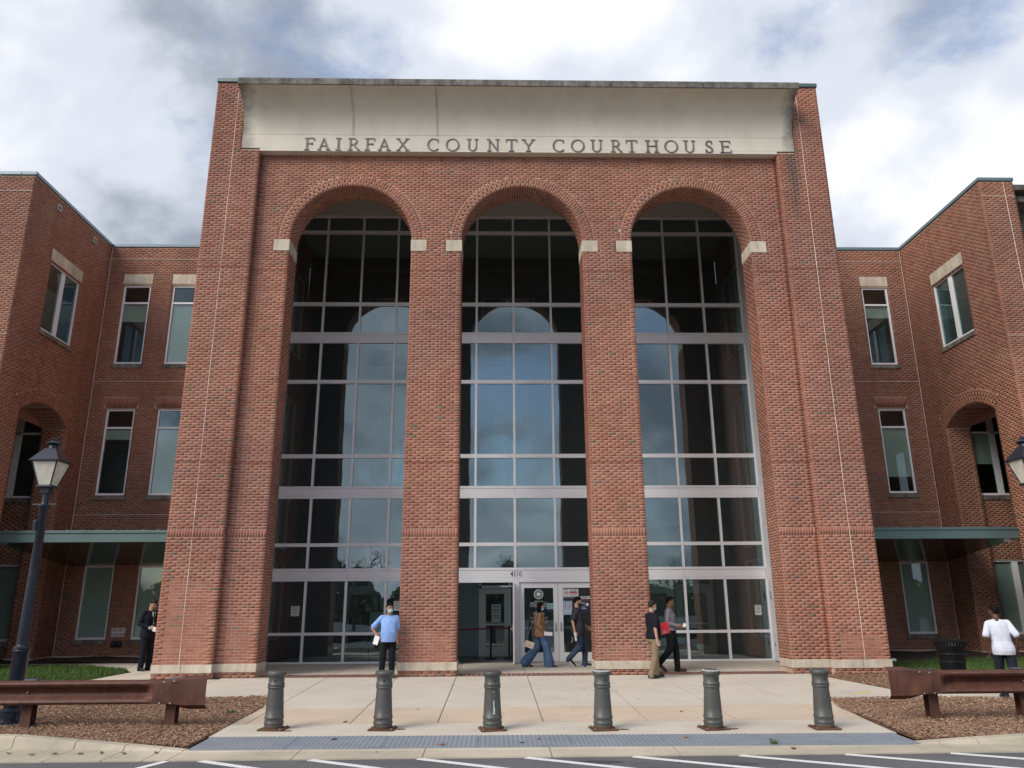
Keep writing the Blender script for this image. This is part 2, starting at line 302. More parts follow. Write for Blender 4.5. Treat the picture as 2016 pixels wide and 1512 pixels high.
# ---------------------------------------------------------------- mesh helpers
def link(o, parent=None):
    COL.objects.link(o)
    if parent is not None: o.parent = parent
    return o
def empty(name, loc=(0, 0, 0), parent=None):
    o = bpy.data.objects.new(name, None); o.empty_display_size = 0.2; o.location = loc
    return link(o, parent)
def tag(o, label=None, cat=None, group=None, kind=None):
    for k, v in (('label', label), ('category', cat), ('group', group), ('kind', kind)):
        if v: o[k] = v
    return o
class MB:
    def __init__(s): s.v = []; s.f = []; s.m = []; s.mats = []
    def mi(s, mat):
        if mat not in s.mats: s.mats.append(mat)
        return s.mats.index(mat)
    def poly(s, pts, mat):
        i = len(s.v); s.v.extend(tuple(p) for p in pts); s.f.append(tuple(range(i, i + len(pts)))); s.m.append(s.mi(mat))
    def box(s, a, b, mat, R=None, o=(0, 0, 0)):
        x0, y0, z0 = a; x1, y1, z1 = b
        P = [(x0, y0, z0), (x1, y0, z0), (x1, y1, z0), (x0, y1, z0), (x0, y0, z1), (x1, y0, z1), (x1, y1, z1), (x0, y1, z1)]
        if R is not None: P = [tuple(R @ Vector(p) + Vector(o)) for p in P]
        i = len(s.v); s.v.extend(P); k = s.mi(mat)
        for q in ((0, 3, 2, 1), (4, 5, 6, 7), (0, 1, 5, 4), (1, 2, 6, 5), (2, 3, 7, 6), (3, 0, 4, 7)):
            s.f.append(tuple(i + j for j in q)); s.m.append(k)
        return s
    def prism(s, pts, d, mat, cap=True):
        """closed outline pts (3-D, planar) swept by vector d"""
        n_ = len(pts); i = len(s.v); d = Vector(d); k = s.mi(mat)
        s.v.extend(tuple(p) for p in pts); s.v.extend(tuple(Vector(p) + d) for p in pts)
        if cap: s.f.append(tuple(range(i, i + n_))); s.m.append(k); s.f.append(tuple(range(i + 2 * n_ - 1, i + n_ - 1, -1))); s.m.append(k)
        for j in range(n_):
            s.f.append((i + j, i + n_ + j, i + n_ + (j + 1) % n_, i + (j + 1) % n_)); s.m.append(k)
        return s
    def lathe(s, prof, mat, c=(0, 0), seg=24, caps=True):
        i0 = len(s.v); k = s.mi(mat)
        for r, z in prof:
            for j in range(seg):
                a = 2 * math.pi * j / seg; s.v.append((c[0] + r * math.cos(a), c[1] + r * math.sin(a), z))
        for a in range(len(prof) - 1):
            for j in range(seg):
                p, q = i0 + a * seg, i0 + (a + 1) * seg; j2 = (j + 1) % seg
                s.f.append((p + j, p + j2, q + j2, q + j)); s.m.append(k)
        if caps:
            s.f.append(tuple(i0 + j for j in range(seg - 1, -1, -1))); s.m.append(k)
            t = i0 + (len(prof) - 1) * seg; s.f.append(tuple(t + j for j in range(seg))); s.m.append(k)
        return s
    def tube(s, pts, rs, mat, seg=10, flat=1.0, caps=True):
        """tapered tube along pts"""
        P = [Vector(p) for p in pts]; i0 = len(s.v); k = s.mi(mat)
        if isinstance(rs, (int, float)): rs = [rs] * len(P)
        up = None
        for i, p in enumerate(P):
            t = (P[min(i + 1, len(P) - 1)] - P[max(i - 1, 0)]).normalized()
            if up is None: up = Vector((0, 0, 1)) if abs(t.z) < 0.9 else Vector((0, 1, 0))
            a = t.cross(up).normalized(); b_ = a.cross(t).normalized(); up = b_
            for j in range(seg):
                w = 2 * math.pi * j / seg
                s.v.append(tuple(p + a * math.cos(w) * rs[i] + b_ * math.sin(w) * rs[i] * flat))
        for i in range(len(P) - 1):
            for j in range(seg):
                p, q = i0 + i * seg, i0 + (i + 1) * seg; j2 = (j + 1) % seg
                s.f.append((p + j, p + j2, q + j2, q + j)); s.m.append(k)
        if caps:
            s.f.append(tuple(i0 + j for j in range(seg - 1, -1, -1))); s.m.append(k)
            t = i0 + (len(P) - 1) * seg; s.f.append(tuple(t + j for j in range(seg))); s.m.append(k)
        return s
    def ell(s, c, r, mat, seg=14, rings=9, R=None):
        i0 = len(s.v); k = s.mi(mat); c = Vector(c)
        for a in range(1, rings):
            th = math.pi * a / rings
            for j in range(seg):
                ph = 2 * math.pi * j / seg
                p = Vector((r[0] * math.sin(th) * math.cos(ph), r[1] * math.sin(th) * math.sin(ph), r[2] * math.cos(th)))
                s.v.append(tuple(c + (R @ p if R is not None else p)))
        tp = len(s.v); q = Vector((0, 0, r[2])); s.v.append(tuple(c + (R @ q if R is not None else q))); s.v.append(tuple(c - (R @ q if R is not None else q)))
        for a in range(rings - 2):
            for j in range(seg):
                p, q2 = i0 + a * seg, i0 + (a + 1) * seg; j2 = (j + 1) % seg
                s.f.append((p + j, q2 + j, q2 + j2, p + j2)); s.m.append(k)
        e = i0 + (rings - 2) * seg
        for j in range(seg):
            j2 = (j + 1) % seg
            s.f.append((tp, i0 + j, i0 + j2)); s.m.append(k); s.f.append((tp + 1, e + j2, e + j)); s.m.append(k)
        return s
    def mesh(s, name, smooth=False):
        me = bpy.data.meshes.new(name); me.from_pydata(s.v, [], s.f)
        for mt in s.mats: me.materials.append(mt)
        me.polygons.foreach_set('material_index', s.m)
        if smooth: me.polygons.foreach_set('use_smooth', [True] * len(s.f))
        me.update(); return me
    def build(s, name, parent=None, smooth=False, loc=None):
        o = bpy.data.objects.new(name, s.mesh(name, smooth))
        if loc is not None: o.location = loc
        return link(o, parent)
def bevel(o, w=0.004, seg=2):
    md = o.modifiers.new('bevel', 'BEVEL'); md.width = w; md.segments = seg; md.limit_method = 'ANGLE'; md.angle_limit = rad(40); return o
def autosmooth(o, ang=35):
    me = o.data
    me.polygons.foreach_set('use_smooth', [True] * len(me.polygons))
    bm = bmesh.new(); bm.from_mesh(me)
    for e in bm.edges:
        if len(e.link_faces) == 2 and e.calc_face_angle(0) > rad(ang): e.smooth = False
    bm.to_mesh(me); bm.free(); return o
def text_obj(name, body, size, mat, parent, loc, align='CENTER', xs=1.0, rot=(math.pi / 2, 0, 0), ext=0.001, bold=0.0):
    cu = bpy.data.curves.new(name, 'FONT'); cu.body = body; cu.size = size; cu.align_x = align; cu.extrude = ext; cu.offset = bold; cu.resolution_u = 3
    t = bpy.data.objects.new(name, cu); COL.objects.link(t)
    dg = bpy.context.evaluated_depsgraph_get(); me = bpy.data.meshes.new_from_object(t.evaluated_get(dg))
    bpy.data.objects.remove(t); bpy.data.curves.remove(cu)
    me.materials.clear(); me.materials.append(mat)
    o = bpy.data.objects.new(name, me); o.location = loc; o.rotation_euler = rot; o.scale = (xs, 1, 1)
    return link(o, parent)

def G(y):
    """pavement level: falls 2.9 % towards the road"""
    return 0.0286 * max(min(y, 0.0), -8.15)

# ================================================================ THE SETTING
c_ = 8 * 0.0254 / 3                     # one brick course
def sheet(name, pts, mat, z=None, parent=None, dz=0.0, kind='structure', sub=0):
    mb = MB(); P = [(x, y, (G(y) if z is None else z) + dz) for x, y in pts]; mb.poly(P, mat)
    o = mb.build(name, parent)
    if kind and parent is None: o['kind'] = kind
    return o
# earth, one sheet to the horizon
mb = MB(); mb.poly([(-600, -600, -0.40), (600, -600, -0.40), (600, 600, -0.40), (-600, 600, -0.40)], M_lawn); tag(mb.build('ground'), kind='structure')
pi_ = math.pi; M_patch = plain('tar', (0.06, 0.06, 0.062), .8, 0, .3, 20.0)
# road
mb = MB(); mb.poly([(-90, -75, -0.272), (90, -75, -0.272), (90, -8.45, -0.272), (-90, -8.45, -0.272)], M_asph); road = tag(mb.build('road'), kind='structure')
def stripe(p, q, w=0.10):
    p, q = Vector((*p, 0)), Vector((*q, 0)); d = (q - p).normalized(); nrm = Vector((-d.y, d.x, 0)) * w / 2
    m_ = MB(); m_.prism([(v.x, v.y, -0.268) for v in (p - nrm, q - nrm, q + nrm, p + nrm)], (0, 0, 0.004), M_road); return m_.build('road_marking', road)
for k in range(9):
    x = -4.28 + 1.32 * k
    stripe((x, -8.64), (x + 3.3, -10.75), 0.105)
stripe((-4.70, -8.64), (-5.4, -10.6)); stripe((-5.35, -10.6), (9.6, -10.75)); stripe((-8.0, -8.75), (-8.6, -12.8)); 
for k in range(14): stripe((-30 + 4.6 * k, -24.0), (-30 + 4.6 * k, -29.0), 0.10)
for x, y, rx, ry in ((0.45, -8.95, .42, .12), (2.1, -9.15, .30, .10), (-6.2, -9.6, .5, .2)):
    m_ = MB(); m_.poly([(x + rx * math.cos(2 * pi_ * i / 16) * RNG.uniform(.8, 1.1), y + ry * math.sin(2 * pi_ * i / 16) * RNG.uniform(.8, 1.1), -0.2705) for i in range(16)], M_patch); m_.build('tar_patch', road)
# kerb and gutter: section swept along x, the kerb top rising away from the ramp
def kerb_h(x):
    if -4.7 <= x <= 4.75: return 0.0
    d = (-4.7 - x) if x < 0 else (x - 4.75)
    return 0.125 * min(1.0, d / 2.4) ** 0.85
def kerb_y(x):
    if x < -4.7: return -8.15 + min(0.55, (-4.7 - x) * 0.2)
    return -8.15
kerb = empty('kerb'); kerb['kind'] = 'structure'
xs_ = [-70, -30, -14, -10.6, -8.4, -7.1, -6.2, -5.5, -5.0, -4.7, -3.2, -1.6, 0.0, 1.6, 3.2, 4.75, 5.1, 5.6, 6.3, 7.2, 8.4, 10.6, 14, 30, 70]
for a, b in zip(xs_[:-1], xs_[1:]):
    mb = MB(); g_ = 0.006
    def sec(x):
        h = kerb_h(x); y = kerb_y(x); zt = -0.236 + h
        return [(x, y + 0.17, -0.6), (x, y + 0.17, zt + 0.004), (x, y + 0.03, zt), (x, y - 0.005, zt - 0.02), (x, y - 0.035, -0.24), (x, y - 0.10, -0.246), (x, -8.62, -0.258), (x, -8.62, -0.6)]
    n0 = 6 if b - a < 5 else 2
    S = [sec(a + g_ + (b - a - 2 * g_) * i / n0) for i in range(n0 + 1)]
    for s0, s1 in zip(S[:-1], S[1:]):
        for j in range(len(s0) - 1): mb.poly([s0[j], s1[j], s1[j + 1], s0[j + 1]], M_conck)
    mb.poly(S[0], M_conck); mb.poly(S[-1][::-1], M_conck)
    mb.build('kerb_stone', kerb)
# pavement: dark bedding sheet, then separate slabs with open joints
pave = empty('pavement'); pave['kind'] = 'structure'
def bed(pts): 
    m_ = MB(); m_.poly([(x, y, G(y) - 0.022) for x, y in pts], M_joint); m_.build('bedding', pave)
bed([(-4.68, -7.98), (4.9, -7.98), (5.05, -5.2), (5.35, -4.1), (8, -4.1), (8, -2.9), (7.0, -2.9), (6.6, -0.15), (7.3, -.15), (7.3, 0.0), (-9.8, 0.0), (-9.8, -3.3), (-4.95, -3.3), (-4.72, -4.4)])
def slab(pts, mat=M_conc, g_=0.008):
    cx = sum(p[0] for p in pts) / len(pts); cy = sum(p[1] for p in pts) / len(pts)
    q = []
    for x, y in pts:
        q.append((x - math.copysign(g_, x - cx), y - math.copysign(g_, y - cy)))
    m_ = MB(); top = [(x, y, G(y)) for x, y in q]; low = [(x, y, G(y) - 0.05) for x, y in q]; nn = len(q)
    m_.poly(top, mat)
    for j in range(nn): m_.poly([low[j], low[(j + 1) % nn], top[(j + 1) % nn], top[j]], mat)
    return m_.build('slab', pave)
XJ = [-4.5, -2.912, -1.577, 0.038, 1.647, 3.03, 4.55]
for a, b in zip(XJ[:-1], XJ[1:]):
    slab([(a, -4.73), (b, -4.73), (b, -0.12), (a, -0.12)]); slab([(a, -6.24), (b, -6.24), (b, -4.73), (a, -4.73)], M_concp)
slab([(-4.72, -4.5), (-4.5, -4.73), (-4.5, -3.3), (-4.95, -3.3)]); slab([(-4.72, -6.24), (-4.5, -6.24), (-4.5, -4.73), (-4.72, -4.5)], M_concp)
slab([(4.55, -4.73), (5.2, -4.73), (5.35, -4.05), (6.0, -3.9), (6.0, -0.12), (4.55, -0.12)]); slab([(4.55, -6.24), (5.0, -6.24), (5.2, -4.73), (4.55, -4.73)], M_concp)
slab([(6.0, -4.1), (9.0, -4.25), (9.0, -3.1), (7.06, -2.95), (6.55, -0.12), (6.0, -0.12)]); slab([(9.0, -4.25), (26.0, -4.6), (26.0, -3.3), (9.0, -3.1)])
slab([(-4.70, -7.22), (4.92, -7.40), (5.0, -6.24), (-4.72, -6.24)])
slab([(-6.9, -3.3), (-4.5, -3.3), (-4.5, -0.12), (-6.9, -0.12)]); slab([(-9.8, -3.3), (-6.9, -3.3), (-6.9, -0.32), (-9.8, -0.32)])
slab([(-9.8, -0.32), (-8.50, -0.32), (-8.50, 2.0), (-9.8, 2.0)]); slab([(-9.8, 2.0), (-8.50, 2.0), (-8.50, 5.3), (-11.2, 5.3), (-10.4, 3.0)]); slab([(-11.2, 5.3), (-10.4, 3.0), (-12.2, 4.35), (-26.0, 4.9), (-26.0, 5.9)])
# portico floor slabs behind the paver strip
for a, b in ((-7.2, -4.5), (-4.5, -1.6), (-1.6, 0.038), (0.038, 1.647), (1.647, 4.6), (4.6, 7.2)):
    slab([(a, 0.62), (b, 0.62), (b, 4.35), (a, 4.35)], M_conc)
m_ = MB(); m_.poly([(-7.2, -0.1, -0.02), (7.2, -0.1, -0.02), (7.2, 4.4, -0.02), (-7.2, 4.4, -0.02)], M_joint); m_.build('bedding', pave)
# strip of brick pavers at the foot of the arcade, in the three openings
CX = (-4.56, 0.03, 4.60); RA = 1.625
pm = MB(); pm.box((-0.048, -0.140, -0.05), (0.048, 0.140, 0.0), M_paver); pm = pm.mesh('paver_brick')
for cx in CX:
    x = cx - RA + 0.06
    while x < cx + RA - 0.05:
        for y in (0.035, 0.325 + 0.005):
            o = bpy.data.objects.new('paver', pm); o.location = (x, y + 0.12, 0.001 + RNG.uniform(0, 0.004)); o.rotation_euler = (0, 0, RNG.uniform(-.01, .01)); link(o, pave)
        x += 0.116
m_ = MB(); m_.poly([(-7.1, -0.02, -0.004), (7.1, -0.02, -0.004), (7.1, 0.61, -0.004), (-7.1, 0.61, -0.004)], M_mortar); m_.build('bedding', pave)
# tactile warning strip, panel by panel
tact = empty('tactile_paving'); tact['kind'] = 'structure'
TX = [-4.66, -3.42, -2.18, -0.93, 0.32, 1.57, 2.82, 4.07, 4.86]
def ty(x): return (-7.22 - 0.02 * (x + 4.66), -8.10 - 0.004 * (x + 4.66))
for a, b in zip(TX[:-1], TX[1:]):
    mb = MB(); t0, b0 = ty(a); t1, b1 = ty(b); g_ = 0.004
    P = [(a + g_, b0, G(b0) + .004), (b - g_, b1, G(b1) + .004), (b - g_, t1, G(t1) + .004), (a + g_, t0, G(t0) + .004)]
    mb.prism([(x, y, z - 0.02) for x, y, z in P], (0, 0, 0.02), M_tact)
    o = mb.build('tactile_panel', tact)
    dm = MB(); nx = int((b - a) / 0.062); ny = 13
    for i in range(nx):
        for j in range(ny):
            x = a + (i + .5) * (b - a) / nx; u = (j + .6) / ny; y = b0 + (t0 - b0) * u; z = G(y) + 0.0045
            dm.lathe([(0.0125, z - .002), (0.010, z + 0.004), (0.005, z + 0.0055)], M_tactd, (x, y), 6)
    d_ = dm.build('dome_grid', o); d_['kind'] = 'stuff'
# mulch beds with wood chips
def in_poly(x, y, P):
    r = False; j = len(P) - 1
    for i in range(len(P)):
        if (P[i][1] > y) != (P[j][1] > y) and x < (P[j][0] - P[i][0]) * (y - P[i][1]) / (P[j][1] - P[i][1]) + P[i][0]: r = not r
        j = i
    return r
def attr_mesh(name, V, F, R_, mat, parent=None):
    me = bpy.data.meshes.new(name); me.from_pydata(V, [], F); me.materials.append(mat)
    at = me.attributes.new('rnd', 'FLOAT', 'FACE'); at.data.foreach_set('value', R_)
    o = bpy.data.objects.new(name, me); return link(o, parent)
def mulch_z(x, y): return G(y) - 0.012 + 0.05 * (math.sin(x * 1.7 + y) * 0.3 + 0.5) * 1.0
def mulch(poly, nchip, xr):
    cx = sum(p[0] for p in poly) / len(poly); cy = sum(p[1] for p in poly) / len(poly)
    bm = bmesh.new(); vs_ = [bm.verts.new((x, y, G(y) - 0.01)) for x, y in poly]; bm.faces.new(vs_)
    bmesh.ops.triangulate(bm, faces=bm.faces[:])
    for _ in range(5): bmesh.ops.subdivide_edges(bm, edges=[e for e in bm.edges if e.calc_length() > 0.35], cuts=1, use_grid_fill=True)
    bnd = {v for e in bm.edges if len(e.link_faces) < 2 for v in e.verts}
    for v in bm.verts: v.co.z = G(v.co.y) - 0.008 if v in bnd else mulch_z(v.co.x, v.co.y)
    me = bpy.data.meshes.new('mulch_bed'); bm.to_mesh(me); bm.free(); me.materials.append(M_mulch)
    o = link(bpy.data.objects.new('mulch_bed', me)); o['kind'] = 'structure'
    V, F, R_ = [], [], []; ys = [p[1] for p in poly]; n_ = 0
    while n_ < nchip:
        x = RNG.uniform(*xr); y = RNG.uniform(min(ys), max(ys))
        if not in_poly(x, y, poly): continue
        n_ += 1
        L = RNG.uniform(0.010, 0.038); w = RNG.uniform(0.004, 0.010); a = RNG.uniform(0, math.pi); z = mulch_z(x, y) + RNG.uniform(0.0, 0.022)
        t = RNG.uniform(-.5, .5); ca, sa = math.cos(a), math.sin(a); i = len(V); dx, dy = ca * L, sa * L; wx, wy = -sa * w, ca * w
        V += [(x - dx - wx, y - dy - wy, z - t * L), (x + dx - wx, y + dy - wy, z + t * L), (x + dx + wx, y + dy + wy, z + t * L), (x - dx + wx, y - dy + wy, z - t * L), (x, y, z + w * 1.2)]
        F += [(i, i + 1, i + 4), (i + 1, i + 2, i + 4), (i + 2, i + 3, i + 4), (i + 3, i, i + 4)]; R_ += [min(1.0, max(0.0, RNG.gauss(0.5, 0.22)))] * 4
    ch = attr_mesh('mulch_chips', V, F, R_, M_chip); tag(ch, 'shredded brown wood mulch covering the bed', 'mulch', kind='stuff')
    return o
mulch([(-4.72, -7.95), (-4.70, -4.4), (-4.97, -3.32), (-6.1, -3.28), (-14, -3.3), (-26, -3.3), (-26, -7.5), (-8, -7.5), (-7.3, -7.45), (-6.0, -7.7)], 26000, (-9.2, -4.6))
mulch([(4.94, -7.95), (5.06, -5.2), (5.36, -4.0), (6.2, -4.12), (9.0, -4.28), (26, -4.62), (26, -7.95), (9, -7.95)], 21000, (4.8, 9.2))
mulch([(6.58, -0.22), (7.08, -2.92), (9.0, -3.08), (26, -3.28), (26, -1.6), (11, -1.2), (9.3, -0.3), (9.1, -0.22)], 2500, (6.5, 9.5))
# lawns
def lawn(poly, nb, xr, yr):
    m_ = MB(); m_.poly([(x, y, G(y) + 0.004) for x, y in poly], M_lawn); o = m_.build('lawn'); o['kind'] = 'structure'
    V, F, R_ = [], [], []; k = 0
    while k < nb:
        x = RNG.uniform(*xr); y = RNG.uniform(*yr)
        if not in_poly(x, y, poly): continue
        k += 1
        h = RNG.uniform(0.035, 0.085) * (1.6 if RNG.random() < 0.04 else 1); a = RNG.uniform(0, 6.283); w = 0.006; lx, ly = math.cos(a) * h * .45, math.sin(a) * h * .45
        i = len(V); z = G(y) + 0.003
        V += [(x - w * math.sin(a), y + w * math.cos(a), z), (x + w * math.sin(a), y - w * math.cos(a), z), (x + lx, y + ly, z + h)]; F.append((i, i + 1, i + 2)); R_.append(min(1, max(0, RNG.gauss(0.45, 0.25))))
    g_ = attr_mesh('grass', V, F, R_, M_blade); tag(g_, 'short green lawn grass', 'grass', kind='stuff')
lawn([(-9.84, -3.28), (-9.84, 1.7), (-10.3, 2.7), (-12.2, 4.28), (-26, 4.85), (-26, -3.28)], 42000, (-15.5, -9.8), (-1.6, 4.9))
lawn([(9.35, -0.15), (11, -1.1), (26, -1.5), (26, 4.6), (12.0, 4.3), (9.6, 2.4)], 26000, (9.3, 15), (-1.3, 4.6))
def dark_bed(pts):
    m_ = MB(); bm = bmesh.new(); vs_ = [bm.verts.new((x, y, 0.0)) for x, y in pts]; bm.faces.new(vs_); bmesh.ops.triangulate(bm, faces=bm.faces[:])
    for _ in range(4): bmesh.ops.subdivide_edges(bm, edges=[e for e in bm.edges if e.calc_length() > 0.5], cuts=1, use_grid_fill=True)
    for v in bm.verts: v.co.z = 0.01 + 0.10 * max(0, min(1, (v.co.y - 5.2) / 0.9)) * (0.7 + 0.3 * math.sin(v.co.x * 2.3)) + RNG.uniform(0, .02)
    me = bpy.data.meshes.new('planting_bed'); bm.to_mesh(me); bm.free(); me.materials.append(M_bed); o = link(bpy.data.objects.new('planting_bed', me)); o['kind'] = 'structure'
dark_bed([(-8.5, 5.31), (-11.2, 5.31), (-26, 5.92), (-26, 6.98), (-8.5, 6.98)])
dark_bed([(8.5, 2.5), (9.6, 2.42), (12.0, 4.32), (26, 4.62), (26, 6.98), (8.5, 6.98)])
m_ = MB(); m_.poly([(8.47, -0.25, 0.002), (9.33, -0.2, 0.002), (9.6, 2.45, 0.002), (8.47, 2.45, 0.002)], M_bed); tag(m_.build('planting_bed'), kind='structure')

# ================================================================ THE COURTHOUSE
court = empty('courthouse')
tag(court, 'red brick courthouse with three tall glazed arches, stone cornice and lower brick wings', 'courthouse')
class Bricks:
    """front quads (4 corners, counter-clockwise from outside) with a depth vector, all in one mesh"""
    def __init__(s): s.q = []; s.d = []; s.r = []; s.m = []
    def add(s, P, d, mi=0, r=None):
        s.q.append([tuple(p) for p in P]); s.d.append(tuple(d)); s.r.append(RNG.random() if r is None else r); s.m.append(mi)
BK = Bricks(); HERO = []
JT = 0.0115; PR = 0.004                   # joint width, how far a brick stands proud of the mortar
BL = 0.2032
def bricks_run(O, U, N, k0, k1, z0, ivals, mi=0, phase=0.0, hero=False, skip=()):
    O = Vector(O); U = Vector(U); N = Vector(N); inn = -N * 0.02; face = N * PR
    for k in range(k0, k1):
        if k in skip: continue
        za = z0 + k * c_ + JT / 2; zb = z0 + (k + 1) * c_ - JT / 2
        off = phase + (BL / 2 if k % 2 else 0.0)
        for a, b in ivals(k):
            if b - a < 0.02: continue
            j = math.floor((a - off) / BL); first = True
            while off + j * BL < b - 1e-6:
                ua = max(a, off + j * BL + JT / 2); ub = min(b, off + (j + 1) * BL - JT / 2)
                if ua >= b - 0.05 and not first: break
                if first: ua = a
                j += 1
                if ub - ua < 0.045: continue
                first = False
                if b - ub < 0.05: ub = b
                w = N * RNG.uniform(-0.0015, 0.002)
                A, B = O + U * ua + face + w, O + U * ub + face + w
                if hero and abs((ub - ua) - (BL - JT)) < 1e-4:
                    HERO.append(((A + B) / 2, (za + zb) / 2, len(BK.q)))
                BK.add([(A.x, A.y, za), (B.x, B.y, za), (B.x, B.y, zb), (A.x, A.y, zb)], inn, mi)
def soldiers(O, U, N, u0, u1, za, zb, mi=0):
    O = Vector(O); U = Vector(U); N = Vector(N); n_ = max(1, round((u1 - u0) / c_)); s_ = (u1 - u0) / n_
    for i in range(n_):
        A = O + U * (u0 + i * s_ + JT / 2) + N * PR; B = O + U * (u0 + (i + 1) * s_ - JT / 2) + N * PR
        BK.add([(A.x, A.y, za + JT / 2), (B.x, B.y, za + JT / 2), (B.x, B.y, zb - JT / 2), (A.x, A.y, zb - JT / 2)], -N * 0.02, mi, RNG.uniform(.1, 1))
Z0 = 0.30; ZS = Z0 + 158 * c_; ZI = Z0 + 153 * c_; ZC = Z0 + 196 * c_; TH = 0.80
XF0, XF1, XF2, YF = 7.13, 7.63, 8.46, -0.20
RE = RA + 0.305
OPEN = [(cx - RA, cx + RA) for cx in CX]
def subtract(a, b, holes):
    out = []; x = a
    for h0, h1 in sorted(holes):
        if h1 <= x or h0 >= b: continue
        if h0 > x: out.append((x, min(h0, b)))
        x = max(x, h1)
    if x < b: out.append((x, b))
    return out
def tower_iv(k):
    zm = Z0 + (k + .5) * c_
    if k < 153: H = OPEN
    elif k < 158: H = [(a - 0.415, b + 0.415) for a, b in OPEN]
    else:
        H = []
        for cx in CX:
            h = zm - ZS
            if h < RE: w = math.sqrt(RE * RE - h * h); H.append((cx - w, cx + w))
    return subtract(-XF0, XF0, H)
SOLD = (42, 43, 44)
bricks_run((0, 0, 0), (1, 0, 0), (0, -1, 0), 0, 196, Z0, tower_iv, 0, 0.0, True, SOLD)
for a, b in tower_iv(43): soldiers((0, 0, 0), (1, 0, 0), (0, -1, 0), a, b, Z0 + 42 * c_, Z0 + 45 * c_)
bricks_run((0, 0, 0), (1, 0, 0), (0, -1, 0), -4, -2, Z0 - 0.185 + 2 * c_, lambda k: subtract(-XF0, XF0, OPEN), 0)
for s in (-1, 1):
    lo, hi = (XF0, XF2) if s > 0 else (-XF2, -XF0)
    def fl_iv(k, s=s):
        z = Z0 + (k + 1) * c_
        return [((XF0 if z < 13.62 else XF1), XF2)] if s > 0 else [(-XF2, -(XF0 if z < 13.62 else XF1))]
    bricks_run((0, YF, 0), (1, 0, 0), (0, -1, 0), 0, 228, Z0, fl_iv, 0, 0.03 * s, True, SOLD)
    soldiers((0, YF, 0), (1, 0, 0), (0, -1, 0), lo, hi, Z0 + 42 * c_, Z0 + 45 * c_)
    bricks_run((0, YF, 0), (1, 0, 0), (0, -1, 0), -4, -2, Z0 - 0.185 + 2 * c_, lambda k, lo=lo, hi=hi: [(lo, hi)], 0)
    # returns of the flanks, facing the centre
    N = (-s, 0, 0); U = (0, -s * 1.0, 0)
    bricks_run((s * XF0, 0, 0), (0, 1, 0) if s < 0 else (0, -1, 0), N, 0, 196, Z0, (lambda k: [(YF, 0.0)]) if s < 0 else (lambda k: [(0.0, -YF)]), 0, 0.0, False, ())
# reveals of the three openings
for cx in CX:
    for s in (-1, 1):
        x = cx + s * RA; N = (-s, 0, 0)
        U = (0, 1, 0) if s < 0 else (0, -1, 0)
        iv = (lambda k: [(0.0, TH)]) if s < 0 else (lambda k: [(-TH, 0.0)])
        bricks_run((x, 0, 0), U, N, 0, 153, Z0, iv, 0, 0.1, False, ())
    # arch ring: 1 1/2 bricks deep, radial, and the soffit
    n_ = int(round(math.pi * (RA + 0.02) / c_)); da = math.pi / n_
    for i in range(n_):
        a0 = math.pi - i * da - 0.0046; a1 = math.pi - (i + 1) * da + 0.0046
        def pt(r, a, y): return (cx + r * math.cos(a), y, ZS + r * math.sin(a))
        splits = (RA + 0.002, RA + 0.192, RA + 0.208, RE - 0.014) if i % 2 else (RA + 0.002, RA + 0.090, RA + 0.106, RE - 0.014)
        for r0, r1 in ((splits[0], splits[1]), (splits[2], splits[3])):
            BK.add([pt(r0, a0, -PR - .004), pt(r0, a1, -PR - .004), pt(r1, a1, -PR - .004), pt(r1, a0, -PR - .004)], (0, 0.024, 0), 0)
        off = 0.0 if i % 2 else 0.1016; y = -off
        while y < TH:
            y0, y1 = max(0.0, y + JT / 2), min(TH, y + BL - JT / 2); y += BL
            if y1 - y0 < .03: continue
            rr = RA - PR; am = (a0 + a1) / 2
            BK.add([pt(rr, a0, y0), pt(rr, a0, y1), pt(rr, a1, y1), pt(rr, a1, y0)], (0.02 * math.cos(am), 0, 0.02 * math.sin(am)), 0)
# mortar core of the arcade
core = MB()
def quadY(x0, x1, z0, z1, y, mat, flip=False):
    P = [(x0, y, z0), (x1, y, z0), (x1, y, z1), (x0, y, z1)]; core.poly(P[::-1] if flip else P, mat)
piers = subtract(-XF0, XF0, OPEN)
for a, b in piers:
    core.box((a, 0.0, -0.2), (b, TH, ZS), M_mortar)
NA = 32
for cx in CX:
    P = [(cx + RA * math.cos(math.pi - math.pi * i / NA), ZS + RA * math.sin(math.pi * i / NA)) for i in range(NA + 1)]
    for (x0, z0), (x1, z1) in zip(P[:-1], P[1:]):
        core.poly([(x0, 0, z0), (x1, 0, z1), (x1, 0, ZC), (x0, 0, ZC)], M_mortar)
        core.poly([(x0, TH, z0), (x0, TH, ZC), (x1, TH, ZC), (x1, TH, z1)], M_brickp)
        core.poly([(x0, 0, z0), (x0, TH, z0), (x1, TH, z1), (x1, 0, z1)], M_mortar)
for a, b in piers:
    quadY(a, b, ZS, ZC, 0, M_mortar); quadY(a, b, ZS, ZC, TH, M_brickp, True)
    quadY(a, b, -0.2, ZS, TH + 0.004, M_brickp, True)
arc = core.build('arcade_wall', court)
